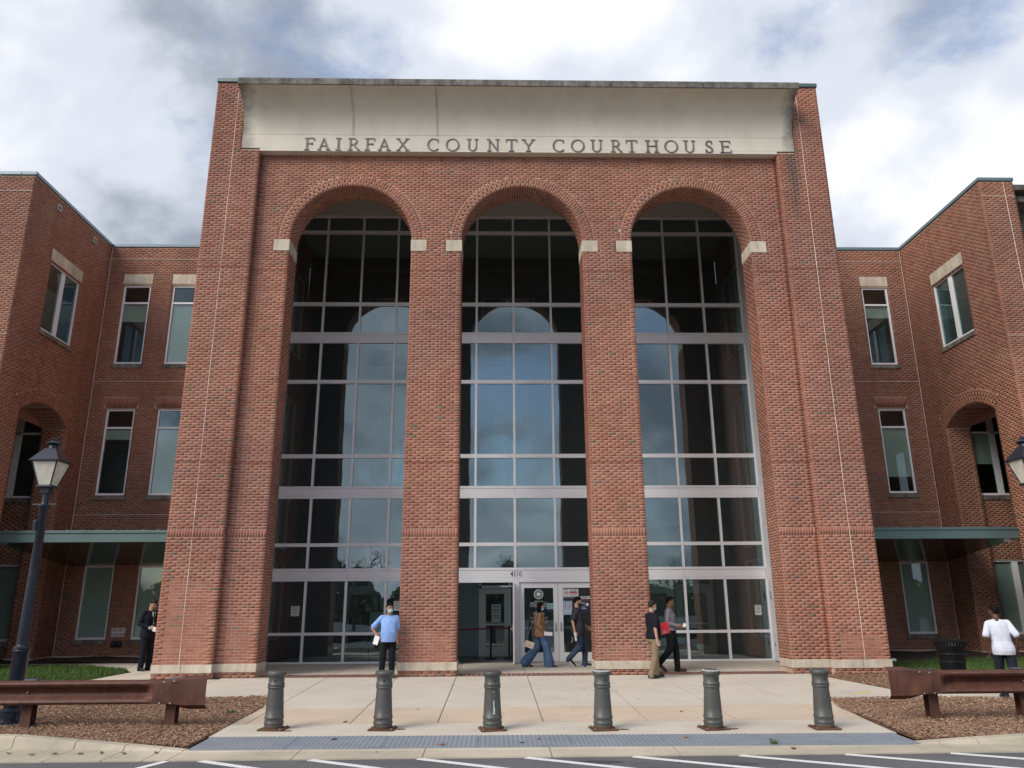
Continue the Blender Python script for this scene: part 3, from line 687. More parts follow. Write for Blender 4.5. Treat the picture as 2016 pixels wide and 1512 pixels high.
# flanks and the tower block behind
tw = MB()
for s in (-1, 1):
    x0, x1 = sorted((s * XF0, s * XF1)); tw.box((x0, YF, -0.2), (x1, 0.9, 13.60), M_mortar)
    x0, x1 = sorted((s * XF1, s * XF2)); tw.box((x0, YF, -0.2), (x1, 1.2, 15.735), M_mortar)
    # flank wall running back beside the portico and the hall, with tall side windows
    xo, xi = s * XF2, s * 7.42
    H = [(4.95, 5.75, 0.6, 2.9), (5.85, 6.65, 0.6, 2.9), (4.95, 5.75, 3.3, 8.1), (5.85, 6.65, 3.3, 8.1), (4.95, 5.75, 9.7, 12.6), (5.85, 6.65, 9.7, 12.6)]
    ys = sorted({1.2, 7.2, *[h[0] for h in H], *[h[1] for h in H]}); zs = sorted({-0.2, 15.735, *[h[2] for h in H], *[h[3] for h in H]})
    for y0, y1 in zip(ys[:-1], ys[1:]):
        for z0, z1 in zip(zs[:-1], zs[1:]):
            if any(h[0] <= y0 and y1 <= h[1] and h[2] <= z0 and z1 <= h[3] for h in H): continue
            a, b = sorted((xo, xi)); tw.box((a, y0, z0), (b, y1, z1), M_brickp)
tw.box((-XF2, 1.2, 15.3), (XF2, 12.0, 15.5), M_lip)          # roof
tw.box((-XF1, 0.0, ZC), (XF1, 1.2, 15.28), M_brickp)           # wall behind the cornice
twr = tw.build('tower_wall', court)
# limestone base blocks, with a mortar wash on top
def base_block(x0, x1, y, z0, z1, depth, pr=0.02, ret=None, wing=False):
    m_ = MB(); m_.box((x0, y - pr, z0), (x1, y + depth, z1), M_lime); o = m_.build('base_stone', court); bevel(o, .006)
    return o
for i, (a, b) in enumerate(piers):
    e0 = 0.02 if i > 0 else -0.002; e1 = 0.02 if i < 3 else -0.002
    base_block(a - e0, b + e1, 0, 0.115, Z0 - 0.004, TH - 0.02)
for s in (-1, 1):
    a, b = sorted((s * (XF0 - 0.018), s * 7.80)); base_block(a, b, YF, 0.115, Z0 - 0.004, 0.177)
    a, b = sorted((s * 7.812, s * (XF2 + 0.02))); base_block(a, b, YF, 0.115, Z0 - 0.004, 1.2)
# impost blocks
for cx in CX:
    for s in (-1, 1):
        a, b = sorted((cx + s * (RA - 0.012), cx + s * (RA + 0.41))); m_ = MB(); m_.box((a, -0.022, ZI + 0.004), (b, TH, ZS - 0.004), M_lime); bevel(m_.build('impost_block', court), .006)
# string ledges and the vertical sealant joints
for kz in (69, 145):
    z = Z0 + kz * c_
    for a, b in piers:
        m_ = MB(); m_.box((a - .010, -0.013, z - .009), (b + .010, TH - .01, z + .005), M_caulkd); m_.build('string_course', court)
    for s in (-1, 1):
        a, b = sorted((s * (XF0 - .015), s * (XF2 + .015))); m_ = MB(); m_.box((a, YF - 0.012, z - .009), (b, YF + 0.1, z + .005), M_caulkd); m_.build('string_course', court)
for s in (-1, 1):
    m_ = MB(); zz = Z0
    while zz < 15.4:
        z2 = min(15.4, zz + RNG.uniform(.25, .6)); j_ = RNG.uniform(-.004, .004); w_ = RNG.uniform(.004, .0075); m_.box((s * 7.86 + j_ - w_, YF - 0.011, zz), (s * 7.86 + j_ + w_, YF, z2), M_caulk); zz = z2
    m_.build('sealant_joint', court)
    a, b = sorted((s * XF1, s * (XF2 + .03))); m_ = MB(); m_.box((a, YF - .04, 15.735), (b, 12.0, 15.85), M_teal); bevel(m_.build('coping', court), .008)
# cornice: fascia, concave cove, heavy weathered lip
YFA = -0.225; ZF0, ZF1 = 13.545, 14.06; YL = -1.0; ZL0, ZL1 = 15.10, 15.30; XK = 7.625
SEAM = [-XK, -4.617, -2.303, -0.032, 2.231, 4.506, XK]
corn = MB(); prof = [(YFA, ZF1)]
for i in range(1, 15):
    t = i / 14 * math.pi / 2; prof.append((YFA - (abs(YL - YFA) - 0.03) * (1 - math.cos(t)), ZF1 + (ZL0 - ZF1) * math.sin(t)))
fas = MB()
fas.prism([(-XF0 + .0, YFA, ZF0), (XF0, YFA, ZF0), (XF0, 0.02, ZF0), (-XF0, 0.02, ZF0)], (0, 0, 0.085), M_cove)
fas.box((-XK, YFA, 13.63), (XK, 0.02, ZF1 - .006), M_cove); cornice = fas.build('cornice', court); bevel(cornice, .006)
for i, (a, b) in enumerate(zip(SEAM[:-1], SEAM[1:])):
    m_ = MB(); g_ = 0.006; P = [(a + g_, y, z) for y, z in prof] + [(a + g_, 0.0, ZL0), (a + g_, 0.0, ZF1)]
    m_.prism(P, (b - a - 2 * g_, 0, 0), M_cove); autosmooth(m_.build('cove_panel', cornice), 30)
    if 0 < i:
        m_ = MB(); w = (0.05 if i in (1, 2) else 0.012); pr_ = 0.02 if i in (1, 2) else 0.003
        P = [(a - w / 2, y - pr_ * .7, z - pr_ * .7) for y, z in prof] + [(a - w / 2, y + .02, z + .02) for y, z in prof[::-1]]
        m_.prism(P, (w, 0, 0), M_caulk if i > 2 else M_lime); m_.build('cover_strip', cornice)
LX = [-XK - .01, -4.6, -1.72, 0.72, 2.46, 5.0, XK + .01]
for a, b in zip(LX[:-1], LX[1:]):
    m_ = MB(); m_.box((a + .004, YL, ZL0 + .002), (b - .004, 0.0, ZL1), M_lip); bevel(m_.build('lip_stone', cornice), .012)
# --- the raised lettering: cut by hand, serif capitals in a 1-unit-high box
def arcpts(cx, cy, rx, ry, a0, a1, n_=14): return [(cx + rx * math.cos(a0 + (a1 - a0) * i / n_), cy + ry * math.sin(a0 + (a1 - a0) * i / n_)) for i in range(n_ + 1)]
def bar(x0, y0, x1, y1, w):
    d = Vector((x1 - x0, y1 - y0)).normalized(); nx, ny = -d.y * w / 2, d.x * w / 2
    return [(x0 - nx, y0 - ny), (x1 - nx, y1 - ny), (x1 + nx, y1 + ny), (x0 + nx, y0 + ny)]
def vert(x, w=.115, y0=0, y1=1): return [(x - w / 2, y0), (x + w / 2, y0), (x + w / 2, y1), (x - w / 2, y1)]
def serif(x, y, w=.34, h=.055):
    return [(x - w / 2, y), (x + w / 2, y), (x + w / 2, y + h), (x - w / 2, y + h)]
def ring(cx, cy, rx, ry, tx, ty_, a0, a1, n_=20):
    o = arcpts(cx, cy, rx, ry, a0, a1, n_); i = arcpts(cx, cy, rx - tx, ry - ty_, a0, a1, n_)
    return [[o[k], o[k + 1], i[k + 1], i[k]] for k in range(n_)]
pi = math.pi
def glyph(ch):
    t = .15; h = .05
    if ch == 'I': return .42, [vert(.21), serif(.21, 0), serif(.21, 1 - h)]
    if ch == 'F': return .78, [vert(.2), serif(.2, 0, .38), [(.03, 1 - h), (.74, 1 - h), (.74, 1), (.03, 1)], [(.68, .78), (.74, .78), (.74, 1), (.69, 1)], bar(.2, .53, .6, .53, .07), vert(.585, .05, .42, .64)]
    if ch == 'E': return .82, [vert(.2), [(.03, 1 - h), (.74, 1 - h), (.74, 1), (.03, 1)], [(.68, .78), (.74, .78), (.74, 1), (.69, 1)], bar(.2, .53, .6, .53, .07), vert(.585, .05, .42, .64), [(.03, 0), (.78, 0), (.78, h), (.03, h)], [(.71, 0), (.78, 0), (.80, .24), (.75, .24)]]
    if ch == 'T': return .86, [vert(.43), serif(.43, 0, .4), [(.02, 1 - h), (.84, 1 - h), (.84, 1), (.02, 1)], [(.02, .76), (.07, .76), (.08, 1), (.02, 1)], [(.79, .76), (.84, .76), (.84, 1), (.78, 1)]]
    if ch == 'H': return 1.05, [vert(.22), vert(.83), serif(.22, 0), serif(.83, 0), serif(.22, 1 - h), serif(.83, 1 - h), bar(.22, .52, .83, .52, .07)]
    if ch == 'N': return 1.0, [vert(.2, .08), vert(.82, .08), bar(.17, .97, .82, .05, .12), serif(.2, 0, .32), serif(.14, 1 - h, .26), serif(.82, 1 - h, .32)]
    if ch == 'A': return .95, [bar(.14, .03, .46, .98, .08), bar(.44, .98, .80, .03, .12), bar(.25, .34, .68, .34, .06), serif(.14, 0, .28), serif(.80, 0, .32)]
    if ch == 'X': return .98, [bar(.14, .97, .82, .03, .12), bar(.16, .03, .80, .97, .07), serif(.16, 0, .30), serif(.82, 0, .30), serif(.14, 1 - h, .30), serif(.80, 1 - h, .30)]
    if ch == 'Y': return .95, [vert(.48, .115, 0, .5), bar(.14, .97, .48, .46, .115), bar(.84, .97, .50, .46, .07), serif(.48, 0, .38), serif(.15, 1 - h, .30), serif(.83, 1 - h, .28)]
    if ch == 'U': return .95, [vert(.2, .11, .36, 1), vert(.78, .075, .36, 1), serif(.2, 1 - h, .36), serif(.78, 1 - h, .30)] + ring(.472, .37, .344, .38, .10, .06, pi, 2 * pi)
    if ch == 'O': return 1.08, ring(.54, .5, .52, .515, .11, .05, 0, 2 * pi, 36)
    if ch == 'C': return .88, ring(.52, .5, .50, .515, .115, .05, .26 * pi, 1.76 * pi, 30) + [[(.80, .70), (.86, .70), (.86, 1.0), (.82, 1.0)], [(.78, .02), (.86, .12), (.82, .24), (.76, .12)]]
    if ch == 'R': return .95, [vert(.2), serif(.2, 0, .38), [(.03, 1 - h), (.45, 1 - h), (.45, 1), (.03, 1)], bar(.2, .48, .45, .48, .06), bar(.44, .48, .84, .03, .115), serif(.86, 0, .22)] + ring(.44, .735, .30, .265, .11, .05, -pi / 2, pi / 2, 14)
    if ch == 'S': return .66, ring(.34, .74, .26, .27, .10, .07, .15 * pi, 1.0 * pi, 14) + ring(.34, .26, .29, .275, .12, .07, -1.0 * pi, 0, 14) + [bar(.12, .72, .24, .56, .13), bar(.2, .60, .48, .41, .12), bar(.50, .44, .565, .26, .12), [(.52, .72), (.57, .72), (.57, 1.0), (.53, 1.0)], [(.06, .0), (.10, .0), (.11, .28), (.06, .28)]]
    return 1, []
LET = [('F', -5.926, -5.634), ('A', -5.561, -5.213), ('I', -5.085, -4.901), ('R', -4.736, -4.406), ('F', -4.278, -3.984), ('A', -3.911, -3.562), ('X', -3.414, -3.046),
       ('C', -2.568, -2.254), ('O', -2.059, -1.671), ('U', -1.479, -1.154), ('N', -0.925, -0.562), ('T', -0.407, -0.081), ('Y', 0.038, 0.402),
       ('C', 0.884, 1.208), ('O', 1.393, 1.784), ('U', 1.933, 2.287), ('R', 2.499, 2.82), ('T', 2.921, 3.246), ('H', 3.444, 3.855), ('O', 3.986, 4.379), ('U', 4.521, 4.866), ('S', 5.114, 5.358), ('E', 5.527, 5.872)]
for ch, a, b in LET:
    w, polys = glyph(ch); m_ = MB(); sx_ = (b - a) / w
    for i, P in enumerate(polys):
        ar = sum(P[j][0] * P[(j + 1) % len(P)][1] - P[(j + 1) % len(P)][0] * P[j][1] for j in range(len(P)))
        P = P if ar > 0 else P[::-1]
        dd = 0.022 + 0.0006 * (i % 5)
        m_.prism([(a + x * sx_, YFA - dd, 13.572 + y * 0.375) for x, y in P], (0, dd - 0.001, 0), M_letter)
    m_.build('letter', cornice)

# --- curtain wall, 4.4 m behind the arcade face
YC = 4.40
cw = empty('curtain_wall', (0, YC, 0), court)
GX = [-7.36, -6.18, -5.01, -3.86, -2.57, -1.28, -0.10, 1.10, 2.35, 3.60, 4.87, 6.06, 7.29]
def cbox(name, a, b, mat, parent=cw, bv=0.0):
    m_ = MB(); m_.box((a[0], a[1] - YC, a[2]), (b[0], b[1] - YC, b[2]), mat); o = m_.build(name, parent)
    if bv: bevel(o, bv)
    return o
MW = 0.034                                # half width of a mullion
ZT = [(13.93, 14.03), (13.375, 13.485), (10.83, 10.95), (8.24, 8.355), (5.885, 6.005), (3.25, 3.35), (0.765, 0.845), (-0.03, 0.05)]
BAND = [(9.575, 9.933), (4.66, 5.027), (2.265, 2.625)]
for x in GX:
    for z0, z1 in ((2.63, 4.655), (5.03, 9.57), (9.94, 14.03)): cbox('mullion', (x - MW, YC - 0.055, z0), (x + MW, YC + 0.09, z1), M_alu)
for x in GX[:5] + GX[9:]: cbox('mullion', (x - MW, YC - 0.055, -0.03), (x + MW, YC + 0.09, 2.26), M_alu)
for z0, z1 in ZT[:6]: cbox('transom', (GX[0], YC - 0.048, z0), (GX[-1], YC + 0.085, z1), M_alu)
for z0, z1 in ZT[6:]:
    for a, b in ((GX[0], -2.57), (3.60, GX[-1])): cbox('transom', (a, YC - 0.048, z0), (b, YC + 0.085, z1), M_alu)
for z0, z1 in BAND:
    # each band: two thin rails and flat panels with open joints between
    cbox('transom', (GX[0], YC - 0.050, z0), (GX[-1], YC + 0.08, z0 + 0.07), M_alu); cbox('transom', (GX[0], YC - 0.050, z1 - 0.07), (GX[-1], YC + 0.08, z1), M_alu)
    for a, b in zip(GX[:-1:2], GX[2::2]): cbox('spandrel_panel', (a + .004, YC - 0.036, z0 + .075), (b - .004, YC + 0.05, z1 - .075), M_alu)
rows = [(0.05, 0.765), (0.845, 2.265), (2.625, 3.25), (3.35, 4.66), (5.027, 5.885), (6.005, 8.24), (8.355, 9.575), (9.933, 10.83), (10.95, 13.375), (13.485, 13.93)]
for i, (a, b) in enumerate(zip(GX[:-1], GX[1:])):
    for z0, z1 in rows:
        if z1 < 2.4 and 4 <= i <= 8: continue
        m_ = MB(); w, h = (b - a) / 2 - MW * .5, (z1 - z0) / 2 + .01
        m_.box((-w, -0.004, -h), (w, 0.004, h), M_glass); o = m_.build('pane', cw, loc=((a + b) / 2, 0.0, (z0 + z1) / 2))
        o.rotation_euler = (rad(RNG.uniform(-.11, .11)), 0, rad(RNG.uniform(-.11, .11)))
# infill beside the doors (behind the middle piers)
for a, b in ((-2.57, -1.98), (2.38, 3.60)):
    cbox('spandrel_panel', (a + MW, YC - 0.03, 0.0), (b - MW, YC + 0.05, 2.262), M_alu)
# --- doors: left pair standing open, right pair shut
doors = empty('entrance_frame', (0, YC, 0), court)
def dbox(name, a, b, mat, parent=None, bv=0.0):
    m_ = MB(); m_.box((a[0], a[1] - YC, a[2]), (b[0], b[1] - YC, b[2]), mat); o = m_.build(name, parent or doors)
    if bv: bevel(o, bv)
    return o
for x0, x1 in ((-1.95, -1.86), (-0.135, 0.015), (2.25, 2.35)): dbox('frame_post', (x0, YC - .07, 0), (x1, YC + .09, 2.262), M_alu)
dbox('frame_head', (-1.95, YC - .066, 2.205), (2.35, YC + .085, 2.262), M_alu)
def door_leaf(w, h=2.19, mir=1):
    """a leaf hinged on x = 0 reaching to x = w; returns the part and its children"""
    e = empty('door', (0, 0, 0), court)
    m_ = MB(); t = 0.022
    a, b = (0.004, w - .004)
    for p, q in (((a, -t, 0.01), (a + .135, t, h)), ((b - .135, -t, 0.01), (b, t, h)), ((a + .135, -t, 0.01), (b - .135, t, 0.262)), ((a + .135, -t, h - .145), (b - .135, t, h))): m_.box(p, q, M_alu)
    st = m_.build('door_frame', e); bevel(st, .003)
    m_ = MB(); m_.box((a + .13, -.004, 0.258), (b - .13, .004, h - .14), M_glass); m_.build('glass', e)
    m_ = MB(); hx = b - 0.07
    m_.box((hx - .028, -t - .012, 0.83), (hx + .028, -t, 1.08), M_alud); m_.tube([(hx, -t - .05, 0.97), (hx, -t - .05, 0.90), (hx - .05, -t - .05, 0.90)], .010, M_alud, 8); m_.tube([(hx, -t, 0.93), (hx, -t - .05, 0.93)], .010, M_alud, 8)
    bevel(m_.build('handle', e), .003)
    m_ = MB(); m_.box((a + .135, t - .004, 0.90), (b - .135, t + .035, 0.965), M_inframe); m_.build('push_bar', e)
    return e
d1 = door_leaf(1.125); d1.location = (0.018, YC, 0)
d2 = door_leaf(1.105); d2.location = (2.25, YC, 0); d2.scale = (-1, 1, 1)
d3 = door_leaf(0.86); d3.location = (-0.150, YC - .05, 0); d3.rotation_euler = (0, 0, rad(-91.5))
d4 = door_leaf(0.86); d4.location = (-1.84, YC - .05, 0); d4.rotation_euler = (0, 0, rad(-92)); d4.scale = (1, -1, 1)
for d, t in ((d1, 'glazed white door with county seal and white lettering'), (d2, 'glazed white door with posted notices'), (d3, 'glazed white door standing open')): d['label'] = t
# door closer arm on the open leaf
m_ = MB(); m_.box((-0.55, YC - .10, 2.08), (-0.20, YC - .06, 2.11), M_alud); m_.build('door_closer', court)
text_obj('house_number', '4110', 0.215, M_black, court, (-0.071, YC - 0.0375, 2.372), 'CENTER', 0.78, ext=.002, bold=.001)
# seal and lettering on the left door of the shut pair
sealg = empty('door_seal', (0.575, YC - 0.0265 + .02, 1.865), court)
def ring_mesh(r0, r1, mat, name, parent, n_=28):
    m_ = MB()
    for i in range(n_):
        a0, a1 = 2 * pi * i / n_, 2 * pi * (i + 1) / n_
        m_.poly([(r0 * math.cos(a0), 0, r0 * math.sin(a0)), (r0 * math.cos(a1), 0, r0 * math.sin(a1)), (r1 * math.cos(a1), 0, r1 * math.sin(a1)), (r1 * math.cos(a0), 0, r1 * math.sin(a0))], mat)
    return m_.build(name, parent)
ring_mesh(.118, .136, M_white, 'outer_ring', sealg); ring_mesh(.086, .094, M_white, 'inner_ring', sealg)
m_ = MB()
for a in range(5):
    w = pi / 2 + 2 * pi * a / 5; m_.ell((.042 * math.cos(w), 0, .042 * math.sin(w)), (.026, .001, .028), M_white, 8, 6)
m_.ell((0, 0, 0), (.022, .001, .022), M_white, 8, 6)
for a in range(24):
    w = 2 * pi * a / 24; m_.box((-.004, -.0008, .098), (.004, .0008, .113), M_white, Matrix.Rotation(w, 3, 'Y'))
m_.build('emblem', sealg)
txt = [(1.655, 'All Persons', .046), (1.610, 'Entering This Property', .046), (1.565, 'Are Subject to Security', .046), (1.520, 'Surveillance / Inspection', .046), (1.37, 'Smoking', .046), (1.325, 'Within 25 Feet', .046), (1.28, 'Not Permitted', .046),
       (1.20, 'No Drinking, No Eating', .046), (1.155, 'No Weapons', .046), (1.11, 'No Recording Devices', .046), (1.065, 'No Food / Beverages', .046)]
for z, s_, h in txt: text_obj('door_lettering', s_, h, M_white, court, (0.575, YC - 0.007, z), 'CENTER', 1.15, ext=.0005, bold=.0008)

# --- hall behind the glass: floor, back wall with windows, ceiling, inner doors
hall = MB()
hall.poly([(-7.42, YC + .1, -0.01), (7.42, YC + .1, -0.01), (7.42, 10.5, -0.01), (-7.42, 10.5, -0.01)], M_infloor)
hall.poly([(-7.42, 10.5, -0.2), (7.42, 10.5, -0.2), (7.42, 10.5, 15.2), (-7.42, 10.5, 15.2)], M_inwall)
hall.poly([(-7.42, YC + .1, 14.2), (-7.42, 10.5, 14.2), (7.42, 10.5, 14.2), (7.42, YC + .1, 14.2)], M_inwall)
for x in (-7.41, 7.41): hall.poly([(x, 7.2, -0.2), (x, 10.5, -0.2), (x, 10.5, 15.2), (x, 7.2, 15.2)], M_inwall)
hall.build('hall_interior', court)
def in_window(x0, x1, z0, z1, y, mid=True):
    e = empty('inner_window', ((x0 + x1) / 2, y, z0), court); w = (x1 - x0) / 2; h = z1 - z0; m_ = MB(); t = .07
    m_.box((-w, -.05, 0), (-w + t, .0, h), M_inframe); m_.box((w - t, -.05, 0), (w, .0, h), M_inframe); m_.box((-w + t, -.05, 0), (w - t, 0, t), M_inframe); m_.box((-w + t, -.05, h - t), (w - t, 0, h), M_inframe)
    if mid: m_.box((-t, -.05, t), (t, 0, h - t), M_inframe)
    m_.build('frame', e); m_ = MB(); m_.box((-w + t, -.02, t), (w - t, -.012, h - t), M_glassw); m_.build('glass', e)
    m_ = MB(); m_.box((-w + t, -.008, t), (w - t, -.002, h - t), M_dark); m_.build('backing', e)
for cx in (-4.7, -0.15, 4.6):
    in_window(cx - 1.08, cx + 1.08, 5.9, 8.0, 10.48); in_window(cx - 1.08, cx + 1.08, 10.6, 13.6, 10.48)
    m_ = MB(); m_.box((cx - .55, 10.42, 8.35), (cx + .55, 10.47, 8.65), M_inframe); m_.build('air_grille', court)
# vestibule screen with inner doors
ves = MB(); ZV = 2.75
for a, b, z0, z1 in ((-7.42, -5.65, 0, ZV), (-3.3, -1.2, 0, ZV), (1.9, 4.0, 0, ZV), (6.6, 7.42, 0, ZV)): ves.box((a, 7.3, z0), (b, 7.4, z1), M_inwall)
ves.box((-7.42, 7.3, ZV), (7.42, 7.4, 3.3), M_inwall); ves.build('vestibule_wall', court)
def inner_door(x0, x1, y, ang=0):
    e = empty('inner_door', (x0, y, 0), court); w = x1 - x0; m_ = MB(); t = .025
    for p, q in (((0, -t, 0), (.15, t, 2.1)), ((w - .15, -t, 0), (w, t, 2.1)), ((.15, -t, 0), (w - .15, t, .28)), ((.15, -t, 1.93), (w - .15, t, 2.1))): m_.box(p, q, M_inframe)
    m_.box((-.06, -.06, 2.1), (w + .06, .06, 2.2), M_inframe); m_.box((-.06, -.06, 2.66), (w + .06, .06, 2.75), M_inframe); m_.box((-.07, -.06, 0), (-.002, .06, 2.66), M_inframe); m_.box((w + .002, -.06, 0), (w + .07, .06, 2.66), M_inframe)
    m_.build('door_frame', e); m_ = MB(); m_.box((.145, -.004, .275), (w - .145, .004, 1.94), M_glassw); m_.build('glass', e)
    m_ = MB(); m_.box((.15, -t - .05, .95), (w - .15, -t - .01, 1.0), M_inframe); m_.build('push_bar', e)
    return e
for a, b in ((-5.55, -4.5), (-4.4, -3.4), (-1.14, -0.24), (4.1, 5.1), (5.3, 6.4)): inner_door(a, b, 7.28)
# portico lining: metal cheeks, ceiling, upper back panel
for s in (-1, 1):
    a, b = sorted((s * 7.37, s * 7.425)); por = MB(); por.box((a, 0.9, 0.0), (b, YC - .62, 14.25), M_brickp); por.build('portico_side_wall', court)
    a, b = sorted((s * 7.30, s * 7.415)); por = MB(); por.box((a, YC - .62, 0.0), (b, YC + .1, 14.02), M_alu); bevel(por.build('metal_jamb', court), .005)
pc = MB(); pc.box((-7.42, 0.8, 14.03), (7.42, YC + .1, 14.25), M_ceil); pc.build('portico_ceiling', court)
cbox('head_panel', (-7.36, YC - .06, 13.93), (7.36, YC + .02, 14.03), M_alu)

# --- side windows of the tower hall
for s in (-1, 1):
    for y0, y1, z0, z1 in ((4.95, 5.75, 0.6, 2.9), (5.85, 6.65, 0.6, 2.9), (4.95, 5.75, 3.3, 8.1), (5.85, 6.65, 3.3, 8.1), (4.95, 5.75, 9.7, 12.6), (5.85, 6.65, 9.7, 12.6)):
        e = empty('side_window', (s * 7.47, (y0 + y1) / 2, z0), court); w = (y1 - y0) / 2; h = z1 - z0; m_ = MB(); t = .06
        for p, q in (((-.05, -w, 0), (.05, -w + t, h)), ((-.05, w - t, 0), (.05, w, h)), ((-.05, -w + t, 0), (.05, w - t, t)), ((-.05, -w + t, h - t), (.05, w - t, h))): m_.box(p, q, M_alu)
        m_.build('frame', e); m_ = MB(); m_.box((-.004, -w + t, t), (.004, w - t, h - t), M_glassw); m_.build('pane', e)
        m_ = MB(); m_.box((s * .06, -w + t, t), (s * .064, w - t, h - t), M_shade); m_.build('glow_shade', e)

# ---------------------------------------------------------------- wings
YW = 7.0; ZWT = 14.13; ZWB = 0.126
def window(x0, x1, z0, z1, y, s_hole=None, transom=None, blind=None, lintel=None, sill=True, mull=None, N='y', name='window', label=None, dark_top=False):
    """window in a wall facing -Y (N='y') or facing +-X (N=+1/-1, then x0..x1 runs along Y and y is the wall's X)"""
    e = empty(name, (0, 0, 0), court)
    if label: e['label'] = label
    if N == 'y': T = lambda u, d, z: (u, y + d, z)
    else: T = lambda u, d, z: (y - N * d, u, z)
    def B(nm, u0, u1, d0, d1, za, zb, mat, par=e, bv=0):
        m_ = MB(); A, C_ = T(u0, d0, za), T(u1, d1, zb); m_.box(tuple(min(p, q) for p, q in zip(A, C_)), tuple(max(p, q) for p, q in zip(A, C_)), mat)
        o = m_.build(nm, par)
        if bv: bevel(o, bv)
        return o
    t = 0.062; d0, d1 = 0.035, 0.12
    m_ = MB()
    def mbx(u0, u1, za, zb, da=d0, db=d1):
        A, C_ = T(u0, da, za), T(u1, db, zb); m_.box(tuple(min(p, q) for p, q in zip(A, C_)), tuple(max(p, q) for p, q in zip(A, C_)), M_alu)
    mbx(x0, x0 + t, z0, z1); mbx(x1 - t, x1, z0, z1); mbx(x0 + t, x1 - t, z0, z0 + t * 1.1); mbx(x0 + t, x1 - t, z1 - t, z1)
    if transom: mbx(x0 + t, x1 - t, transom - .035, transom + .035, d0 + .006)
    if mull: mbx(mull - .10, mull + .10, z0 + t * 1.1, z1 - t, d0 + .006)
    bevel(m_.build('frame', e), .006)
    zs = [z0 + t * 1.1] + ([transom - .035, transom + .035] if transom else []) + [z1 - t]
    us = [x0 + t] + ([mull - .10, mull + .10] if mull else []) + [x1 - t]
    for a in range(0, len(zs), 2):
        for b in range(0, len(us), 2): B('pane', us[b], us[b + 1], .075, .083, zs[a], zs[a + 1], M_glassw)
    if blind:
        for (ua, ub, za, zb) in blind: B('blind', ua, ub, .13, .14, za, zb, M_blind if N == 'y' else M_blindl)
    if sill: B('sill', x0 - .055, x1 + .055, -0.035, 0.12, z0 - .155, z0 - .012, M_sill, bv=.006)
    if lintel: B('lintel', lintel[0], lintel[1], -0.012, 0.10, lintel[2], lintel[3], M_lime, bv=.006)
    return e
def wall_grid(mb, T, u0, u1, z0, z1, holes, mat, rev=0.22, rmat=None):
    us = sorted({u0, u1, *[h[0] for h in holes], *[h[1] for h in holes]}); zs = sorted({z0, z1, *[h[2] for h in holes], *[h[3] for h in holes]})
    for a, b in zip(us[:-1], us[1:]):
        for p, q in zip(zs[:-1], zs[1:]):
            if any(h[0] <= a and b <= h[1] and h[2] <= p and q <= h[3] for h in holes): continue
            mb.poly([T(a, 0, p), T(b, 0, p), T(b, 0, q), T(a, 0, q)], mat)
    for a, b, p, q in holes:
        for P in ([T(a, 0, p), T(a, rev, p), T(a, rev, q), T(a, 0, q)], [T(b, 0, p), T(b, 0, q), T(b, rev, q), T(b, rev, p)], [T(a, 0, q), T(a, rev, q), T(b, rev, q), T(b, 0, q)], [T(a, 0, p), T(b, 0, p), T(b, rev, p), T(a, rev, p)]):
            mb.poly(P, rmat or mat)
def iv_holes(u0, u1, holes, zb):
    return lambda k: subtract(u0, u1, [(h[0], h[1]) for h in holes if h[2] < zb + (k + .7) * c_ and h[3] > zb + (k + .3) * c_])
SEGR = 2.10; SEGC = 5.49; ZSP = 7.14; AY0, AY1 = 3.28, 5.88; AYC = (AY0 + AY1) / 2; NW = int((ZWT - ZWB) / c_)
